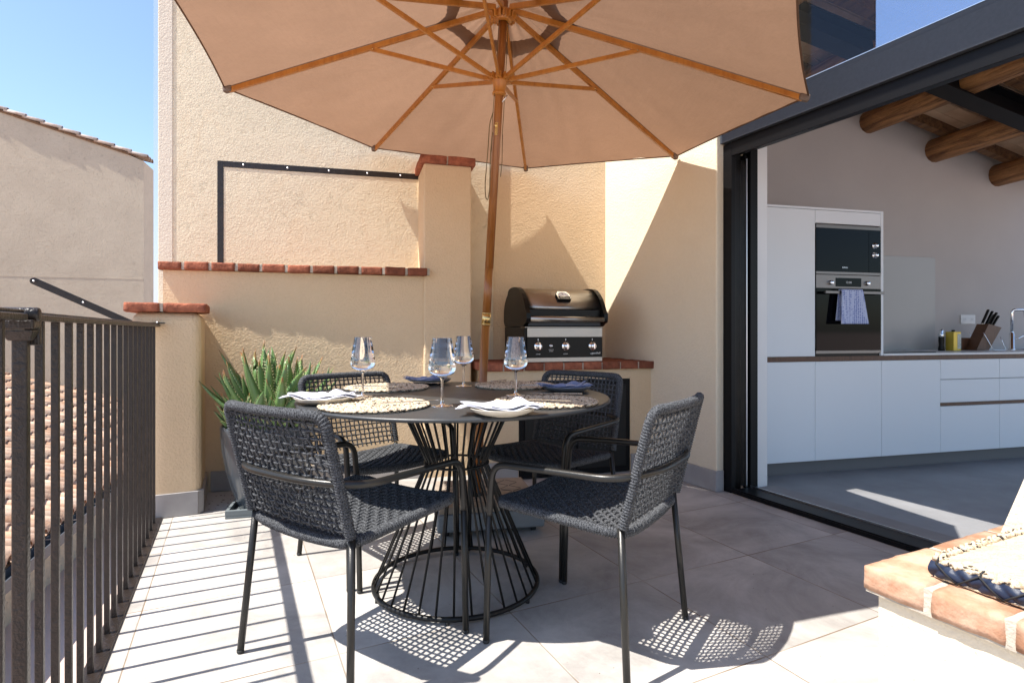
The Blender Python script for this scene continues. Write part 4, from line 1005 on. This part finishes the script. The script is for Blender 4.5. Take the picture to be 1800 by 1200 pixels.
for k in range(8):
    b.grid(lambda u, v, k=k: panel(k, .165+.835*v, u)+UN*(.0022*math.sin(u*31+v*13+k)*(1-abs(2*u-1))+.004*noise.noise((u*5+k*3, v*2.2, k*1.7))*min(1, 6*u, 6*(1-u))+.003*v*v*math.sin(u*40+k)*abs(2*u-1)*min(1, 8*u, 8*(1-u))), 28, 26)
canopy = obj('canopy', b, M['canopy'], um, recalc=False)
b = MB()                                      # hem and seams
for k in range(8):
    b.tube([panel(k, 1.0, i/16)-UN*.002 for i in range(17)], .0042, 6)
    b.tube([panel(k, .19+.8*i/8, 0)+UN*.001 for i in range(9)], .003, 5)
obj('hem', b, M['canopy'], canopy)
b = MB()
for k in range(8):                            # vent cap over the opening
    b.grid(lambda u, v, k=k: panel(k, .012+.228*v*(1-.10*4*u*(1-u)), u, edge=.0)+UN*(.026+.010*math.sin(u*math.pi*6+k)*v*(1-v)*2.2+.006*math.sin(u*9.0+k*2)*v), 18, 10)
obj('vent_cap', b, M['canopy'], um, recalc=False)
def axis(h): return UC+UN*h
pole_pts = [axis(h) for h in (UH+.04, .1, -.6, -1.15, -1.60, -2.16)]
foot_ = Vector((-.199, 3.02, .0))
b = MB(); b.tube([axis(UH+.03), axis(.0), axis(-.9)], [.0205, .0215, .0225], 18); b.tube([axis(-.9001), axis(-1.14)], .0226, 18)
obj('pole', b, M['pole_wood'], um)
b = MB(); b.tube([axis(-1.19), axis(-2.15)], [.0228, .0235], 18); obj('lower_pole', b, M['pole_wood'], um)
b = MB(); b.tube([axis(-1.139), axis(-1.191)], .0240, 18); b.tube([axis(-1.133), axis(-1.139)], .0252, 18); b.tube([axis(-1.191), axis(-1.197)], .0252, 18); obj('brass_joint', b, M['brass'], um)
QU = UN.to_track_quat('Z', 'Y').to_matrix()
def collar(h, name, flip):
    b = MB(); s = -1 if flip else 1
    b.lathe([(.0235, 0), (.040, 0), (.044, .006*s), (.044, .018*s), (.036, .030*s), (.033, .060*s), (.036, .066*s), (.034, .085*s), (.024, .088*s)], 28, axis(h), M=QU)
    for a in ANG:
        for da in (-.20, .20):
            b.bar(U(.030, a+da, h-.002*s), U(.062, a+da*.62, h+(-.020 if not flip else .012)), .010, .026, up=UN)
    return obj(name, b, M['rib_wood'], um, bevel=.002)
hubz, runz = UH-.045, .075
b = MB(); b.lathe([(.0, .035), (.034, .030), (.050, .015), (.052, -.012), (.040, -.03), (.024, -.034)], 28, axis(hubz), M=QU)
for a in ANG:
    for da in (-.24, .24): b.bar(U(.034, a+da, hubz-.004), U(.068, a+da*.6, hubz-.010), .011, .034, up=UN)
obj('hub', b, M['rib_wood'], um, bevel=.002)
b = MB(); b.lathe([(.0232, .012), (.038, .010), (.043, 0), (.043, -.012), (.034, -.026), (.031, -.060), (.036, -.066), (.036, -.076), (.0232, -.082)], 28, axis(runz), M=QU)
for a in ANG:
    for da in (-.26, .26): b.bar(U(.032, a+da, runz+.004), U(.062, a+da*.6, runz+.012), .010, .032, up=UN)
obj('runner', b, M['rib_wood'], um, bevel=.002)
for k, a in enumerate(ANG):
    r0, r1 = .055, UR-.028
    p0 = U(r0, a, UH*(1-r0/UR)-.006); p1 = U(r1, a, UH*(1-r1/UR)-.004)
    b = MB(); b.bar(p0, p1, .017, .027, up=UN); rb = obj('rib', b, M['rib_wood'], um, bevel=.002)
    b = MB(); tp = U(UR-.075, a, UH*.075/UR-.004); te = U(UR+.004, a, .004)
    b.bar(tp+(te-tp)*.35, te, .034, .036, up=UN); obj('corner_pocket', b, M['pocket'], um, bevel=.010, seg=3)
    rs = UR*.445; sp_ = U(rs, a, UH*(1-rs/UR)-.024); q0 = U(.050, a, runz+.004); dd = (sp_-q0).normalized()
    side = UN.cross(dd).normalized()
    b = MB(); b.bar(q0, sp_+dd*.03, .013, .022, up=UN); st_ = obj('strut', b, M['rib_wood'], rb, bevel=.002)
    b = MB(); b.tube([sp_-side*.0125+dd*.012, sp_+side*.0125+dd*.012], .0032, 8); obj('pin', b, M['brass'], rb)
sid = Vector((-.75, -.66, 0)).normalized()    # pull cords with the brass pulley plate
b = MB()
def cordp(h, o, o2=0): return axis(h)+sid*o+Vector((.66,-.75,0))*o2
b.tube([cordp(hubz-.02, .028), cordp(.1, .030), cordp(-.12, .034), cordp(-.30, .030)], .0020, 6)
b.tube([cordp(hubz-.02, -.026, .01), cordp(.1, -.028, .01), cordp(-.1, -.028, .012), cordp(-.20, -.027, .012)], .0020, 6)
lp = [cordp(-.10, .036, .004), cordp(-.16, .058, .008), cordp(-.30, .062, .012), cordp(-.48, .070, .014), cordp(-.545, .060, .014), cordp(-.555, .045, .012), cordp(-.50, .034, .010), cordp(-.32, .040, .006), cordp(-.20, .030, .0)]
b.tube(resample(fillet(lp, .05), .01), .0026, 7)
lp = [cordp(-.20, -.03, .01), cordp(-.34, -.036, .012), cordp(-.42, -.030, .014)]; b.tube(lp, .0022, 6)
obj('pull_cord', b, M['cord'], um)
b = MB(); pa = axis(-.15)+Vector((-.12,-1,0)).normalized()*.0235; b.bar(pa, axis(-.215)+Vector((-.12,-1,0)).normalized()*.0235, .016, .004, up=Vector((.12,1,0)))
b.tube([axis(-.165)+Vector((-.2,-1,0))*.024, axis(-.165)+Vector((-.2,-1,0))*.032], .008, 12); obj('pulley', b, M['brass'], um, bevel=.001)
b = MB(); b.tube([axis(-.052)+Vector((.02,-.034,.0)), axis(-.030)+Vector((.045,-.040,.012))], .0035, 8); obj('locking_pin', b, M['alu'], um)

ub = thing('weighted_stand', 'square grey weighted parasol stand topped with grooved slabs, on castors', 'stand', (-.15, 3.08, 0))
FU = Fr(-.15, 3.08, 11)
b = MB(); b.box(FU, -.27, .27, -.27, .27, .030, .118); obj('tray', b, M['base_grey'], ub, bevel=.012, seg=3)
b = MB()
for i in (-1, 1):
    for j in (-1, 1):
        x0, x1 = sorted((i*.004, i*.258)); y0, y1 = sorted((j*.004, j*.258)); b.box(FU, x0, x1, y0, y1, .1185, .150)
for i in range(-3, 4):
    for (dx, dy) in ((1, 1), (1, -1)):
        pass
obj('slabs', b, M['slab'], ub, bevel=.004)
b = MB()
for i in range(-4, 5):
    x = i*.06
    for j in range(-4, 5):
        y = j*.06
        if abs(x) < .23 and abs(y) < .23: b.bar(FU(x-.026, y-.026*(1 if (i+j) % 2 else -1), .1503), FU(x+.026, y+.026*(1 if (i+j) % 2 else -1), .1503), .004, .0012)
obj('grooves', b, M['rubber'], ub)
b = MB(); b.lathe([(.029, .15), (.045, .15), (.045, .158), (.031, .165), (.031, .36), (.0245, .362)], 24, tuple(axis(-2.244+.0)-Vector((0,0,axis(-2.244).z)))); obj('sleeve', b, M['black_metal'], ub)
for (x, y) in ((-.22,-.22), (.22,-.22), (.22,.22), (-.22,.22)):
    b = MB(); c0 = FU(x, y, .0235); b.tube([c0-FU.x*.011, c0+FU.x*.011], .0225, 18); b.box(Fr(c0.x, c0.y, 11), -.016, .016, -.012, .012, .028, .034); obj('castor', b, M['rubber'], ub)
b = MB(); c0 = FU(.295, -.10, .034); b.tube([c0-FU.x*.014, c0+FU.x*.014], .033, 20); b.bar(c0, c0-FU.x*.05+Vector((0,0,.03)), .02, .02); obj('transport_wheel', b, M['rubber'], ub)

# ================================================================ gas grill on the counter
GO = FC.o + FC.x*0
FGR = Fr(.375, 3.965, 18.0); GZ = .8035
gr = thing('gas_grill', 'black and steel gas grill with a rounded hood and three chrome knobs', 'grill', FGR(0, .22, GZ))
def G(x, y, z): return FGR(x, y, GZ+z)
FGz = Fr(.375, 3.965, 18.0)
def gbox(b, x0, x1, y0, y1, z0, z1, m=0): b.box(FGz, x0, x1, y0, y1, GZ+z0, GZ+z1, m)
GMX = lambda x, y, z: frm(G(x, y, z), FGR.x, -FGR.y)
b = MB(); gbox(b, -.300, .284, .016, .47, 0, .245); obj('firebox', b, M['gloss_black'], gr, bevel=.004)
b = MB(); gbox(b, -.284, .284, .0, .0155, .172, .236); gbox(b, -.284, .284, .002, .0155, .0, .030); gbox(b, -.302, .290, .0, .09, .2365, .243); obj('steel_trim', b, M['steel'], gr, bevel=.0015)
b = MB(); gbox(b, -.284, .284, .001, .0155, .0305, .1715); pn = obj('control_panel', b, M['gloss_black'], gr)
for x in (-.205, .0, .205):
    b = MB(); b.lathe([(0, .034), (.017, .034), (.020, .031), (.022, .010), (.029, .009), (.031, .004), (.031, 0)], 28, G(x, .0008, .108), M=GMX(0,0,0).to_3x3())
    b.bar(G(x, -.0335, .090), G(x, -.0335, .126), .006, .010, up=FGR.y); obj('knob', b, M['chrome'], gr)
    b = MB(); b.box(FGz, x-.0025, x+.0025, -.0003, .0009, GZ+.146, GZ+.162); b.text('BURNER', .0085, GMX(x, .0004, .052)); obj('marking', b, M['socket'], pn, recalc=False)
b = MB(); b.lathe([(0, .012), (.007, .012), (.0085, .010), (.0085, .002), (.013, .001), (.013, 0)], 20, G(-.108, .0008, .112), M=GMX(0,0,0).to_3x3()); obj('ignition_button', b, M['chrome'], gr)
b = MB(); b.text('PUSH TO', .009, GMX(-.108, .0004, .082)); b.text('IGNITE', .009, GMX(-.108, .0004, .071)); b.text('grandhall', .019, GMX(.268, .0004, .052), align='RIGHT'); obj('lettering', b, M['socket'], pn, recalc=False)
# hood: an arched profile extruded between two black end castings
prof = [(.016,.362), (.022,.385), (.036,.415), (.066,.452), (.105,.482), (.150,.503), (.200,.514), (.255,.516), (.310,.508), (.365,.488), (.410,.455), (.440,.410), (.452,.36), (.454,.30)]
b = MB(); n_ = len(prof)
def hood(x0, x1, y_off=0): 
    vs = [G(x0, y, z) for y, z in prof]+[G(x1, y, z) for y, z in prof]; b.add(vs, [(i, i+1, n_+i+1, n_+i) for i in range(n_-1)], 0, True)
hood(-.275, .275); hd = obj('hood', b, M['steel'], gr, recalc=False)
sol = hd.modifiers.new('thick', 'SOLIDIFY'); sol.thickness = .004; sol.offset = -1
b = MB(); gbox(b, -.275, .275, .010, .03, .250, .288); obj('hood_skirt', b, M['frame_grey'], gr, bevel=.003)
b = MB(); gbox(b, -.272, .272, .008, .030, .2885, .3610); gbox(b, -.27, .27, .04, .44, .246, .30); obj('hood_band', b, M['gloss_black'], gr)
for sx, nm in ((-1, 'l'), (1, 'r')):
    b = MB(); o_ = [(-.038,.276), (-.046,.300), (-.044,.335), (-.022,.362), (.0,.40), (.028,.440), (.066,.476), (.115,.508), (.165,.524), (.235,.530), (.30,.528), (.345,.520), (.37,.505), (.385,.478), (.42,.455), (.455,.41), (.475,.36), (.475,.28), (.44,.246), (.03,.246), (.0,.262)]
    x0 = .2755*sx; b.prism([G(x0, y, z) for y, z in o_], FGR.x*(.030*sx)); obj('hood_end', b, M['gloss_black'], gr, bevel=.008, seg=3)
b = MB(); b.tube([G(-.2745, -.034, .296), G(.2745, -.034, .296)], .020, 20); obj('handle', b, M['steel'], gr)
b = MB(); gz0 = (.070, .452)
nrm = (FGR.y*-.66+Vector((0,0,.75))).normalized(); upv = (FGR.y*.75+Vector((0,0,.66))).normalized(); gcx = G(0, .062, .446)
def GA_(x, u, h): return gcx+FGR.x*x+upv*u+nrm*h
pent = [(-.036,.045), (.036,.045), (.055,.012), (.050,-.042), (-.050,-.042), (-.055,.012)]
b.prism([GA_(x, u, -.01) for x, u in pent], nrm*.036); ga = obj('gauge', b, M['gloss_black'], gr, bevel=.003)
b = MB(); b.prism([GA_(x*.92, u*.92, .0262) for x, u in pent], nrm*.002); obj('bezel', b, M['chrome'], ga)
b = MB(); dm = frm(GA_(0, .006, .0285), FGR.x, nrm)
def dial(u, v): a = math.pi*(-.08+1.16*u); return dm @ Vector((.040*v*math.cos(a), -.012+.040*v*math.sin(a), 0))
b.grid(dial, 24, 3, smooth=False); obj('dial', b, M['socket'], ga, recalc=False)
b = MB()
for i in range(9):
    a = math.pi*i/8; b.bar(dm @ Vector((.030*math.cos(a), -.012+.030*math.sin(a), .0006)), dm @ Vector((.037*math.cos(a), -.012+.037*math.sin(a), .0006)), .0012, .0004, up=nrm)
b.bar(dm @ Vector((0, -.012, .0008)), dm @ Vector((-.008, .018, .0008)), .0016, .0005, up=nrm); b.prism([GA_(-.043,-.036,.0284), GA_(.043,-.036,.0284), GA_(.046,-.014,.0284), GA_(-.046,-.014,.0284)], nrm*.0006)
obj('pointer', b, M['gloss_black'], ga, recalc=False)
b = MB(); b.text('GRAND HALL', .0105, frm(GA_(0, -.029, .0293), FGR.x, nrm)); obj('lettering', b, M['alu'], ga, recalc=False)

# ================================================================ potted aloe
PC = Vector((-1.415, 3.30, 0)); FPT = Fr(PC.x, PC.y, 14)
pl = thing('potted_aloe', 'large spiky aloe in a glossy blue-grey round planter beside the masonry post', 'plant', PC)
b = MB(); b.box(FPT, -.19, .19, -.19, .19, .001, .014)
for (x0, x1, y0, y1) in ((-.19,.19,-.19,-.172), (-.19,.19,.172,.19), (-.19,-.172,-.1715,.1715), (.172,.19,-.1715,.1715)): b.box(FPT, x0, x1, y0, y1, .0141, .045)
obj('saucer', b, M['tray'], pl, bevel=.003)
b = MB(); pp = [(0,.016), (.150,.016), (.158,.022), (.172,.06), (.200,.14), (.226,.24), (.243,.34), (.250,.42), (.253,.47), (.251,.482), (.243,.486), (.236,.480), (.232,.44), (.0,.43)]
b.lathe(pp, 64, PC); obj('planter', b, M['pot'], pl)
b = MB(); b.grid(lambda u, v: PC+Vector((.232*v*math.cos(2*math.pi*u), .232*v*math.sin(2*math.pi*u), .445+.018*noise.noise((v*4*math.cos(2*math.pi*u), v*4*math.sin(2*math.pi*u), 0)))), 32, 6, wrapu=False); obj('soil', b, M['soil'], pl, recalc=False)
rng = random.Random(17); LB = MB(); TB = MB(); along = []
def aloe_leaf(base, az, el, L, w, curl, twist=0):
    n_ = 12; p = Vector(base); e = el; P = [p.copy()]; D = []
    for i in range(n_):
        d = Vector((math.cos(e)*math.cos(az), math.cos(e)*math.sin(az), math.sin(e))); D.append(d); p = p+d*(L/n_); P.append(p.copy()); e += curl/n_*(.4+1.2*i/n_); az += twist/n_
    D.append(D[-1]); vs = []; fs = []
    for i in range(n_+1):
        t = i/n_; ww = w*(.80+.35*min(1, t*4))*(1-t**1.7)**.85*.5+.0007; d = D[i]; sd = d.cross(Vector((0,0,1)))
        sd = sd.normalized() if sd.length > 1e-3 else Vector((-math.sin(az), math.cos(az), 0)); up = sd.cross(d).normalized(); th_ = ww*.50
        vs += [P[i]-sd*ww+up*(ww*.28), P[i]-sd*ww*.45-up*(th_*.05), P[i]-up*(th_*.10), P[i]+sd*ww*.45-up*(th_*.05), P[i]+sd*ww+up*(ww*.28), P[i]+sd*ww*.55-up*(th_*.85), P[i]-up*(th_*1.25), P[i]-sd*ww*.55-up*(th_*.85)]
        along.extend([t]*8)
        if 0 < i < n_ :
            for sg in (-1, 1):
                for hh in ((0, .5) if w > .02 else (0,)):
                    q = P[i].lerp(P[min(i+1, n_)], hh)+sd*(sg*ww)+up*(ww*.28); s_ = min(.0042, w*.09+.0012)
                    if i+hh > n_-1.3: continue
                    TB.add([q-d*s_, q+d*s_, q+up*s_*.5, q+sd*(sg*s_*2.0)+d*s_*1.1+up*s_*.4], [(0,1,3), (1,2,3), (2,0,3)])
    for i in range(n_):
        for k in range(8): l = (k+1) % 8; fs.append((i*8+k, i*8+l, i*8+8+l, i*8+8+k))
    fs.append(tuple(range(n_*8, n_*8+8)))
    LB.add(vs, fs, 0, True)
def rosette(c, n_, L, w, e0, e1, r0):
    for i in range(n_):
        t = i/(n_-1); az = i*2.39996+rng.uniform(-.25, .25); el = e0+(e1-e0)*t**.85+rng.uniform(-.08, .08); ll = L*(.72+.45*math.sin(math.pi*(.25+.6*t)))*rng.uniform(.85, 1.12)
        rr_ = r0*(1-t); aloe_leaf(Vector(c)+Vector((rr_*math.cos(az), rr_*math.sin(az), .05*t)), az, el, ll, w*rng.uniform(.85, 1.1), rng.uniform(-.55, .75) if t < .8 else rng.uniform(-.5, .4), rng.uniform(-.6, .6))
rosette(PC+Vector((.02, .0, .46)), 56, .385, .066, R(34), R(88), .085)
rosette(PC+Vector((.11, .06, .46)), 28, .34, .050, R(34), R(84), .05)
rosette(PC+Vector((-.10, .04, .45)), 24, .30, .050, R(38), R(82), .05)
for i in range(19):
    a = 2*math.pi*i/19+rng.uniform(-.2, .2); r_ = rng.uniform(.13, .20); rosette(PC+Vector((r_*math.cos(a), r_*math.sin(a), .445)), rng.randint(8, 12), rng.uniform(.12, .20), .030, R(30), R(82), .02)
fo = obj('foliage', LB, M['leaf'], pl)
at = fo.data.attributes.new('along', 'FLOAT', 'POINT'); at.data.foreach_set('value', along)
obj('teeth', TB, M['tooth'], fo, recalc=False)
# dry leaves and crumbs blown against the post
b = MB(); rng = random.Random(2)
for i in range(26):
    c = FE(rng.uniform(-.14, .02), rng.uniform(3.66, 3.98), .002); a = rng.random()*6; s_ = rng.uniform(.004, .011)
    b.add([c+Vector((s_*math.cos(a), s_*math.sin(a), .001)), c+Vector((s_*.4*math.cos(a+1.6), s_*.4*math.sin(a+1.6), .004)), c+Vector((-s_*math.cos(a), -s_*math.sin(a), .001)), c+Vector((-s_*.4*math.cos(a+1.6), -s_*.4*math.sin(a+1.6), .003))], [(0,1,2,3)])
o = obj('leaf_litter', b, M['soil'], recalc=False, kind='stuff')
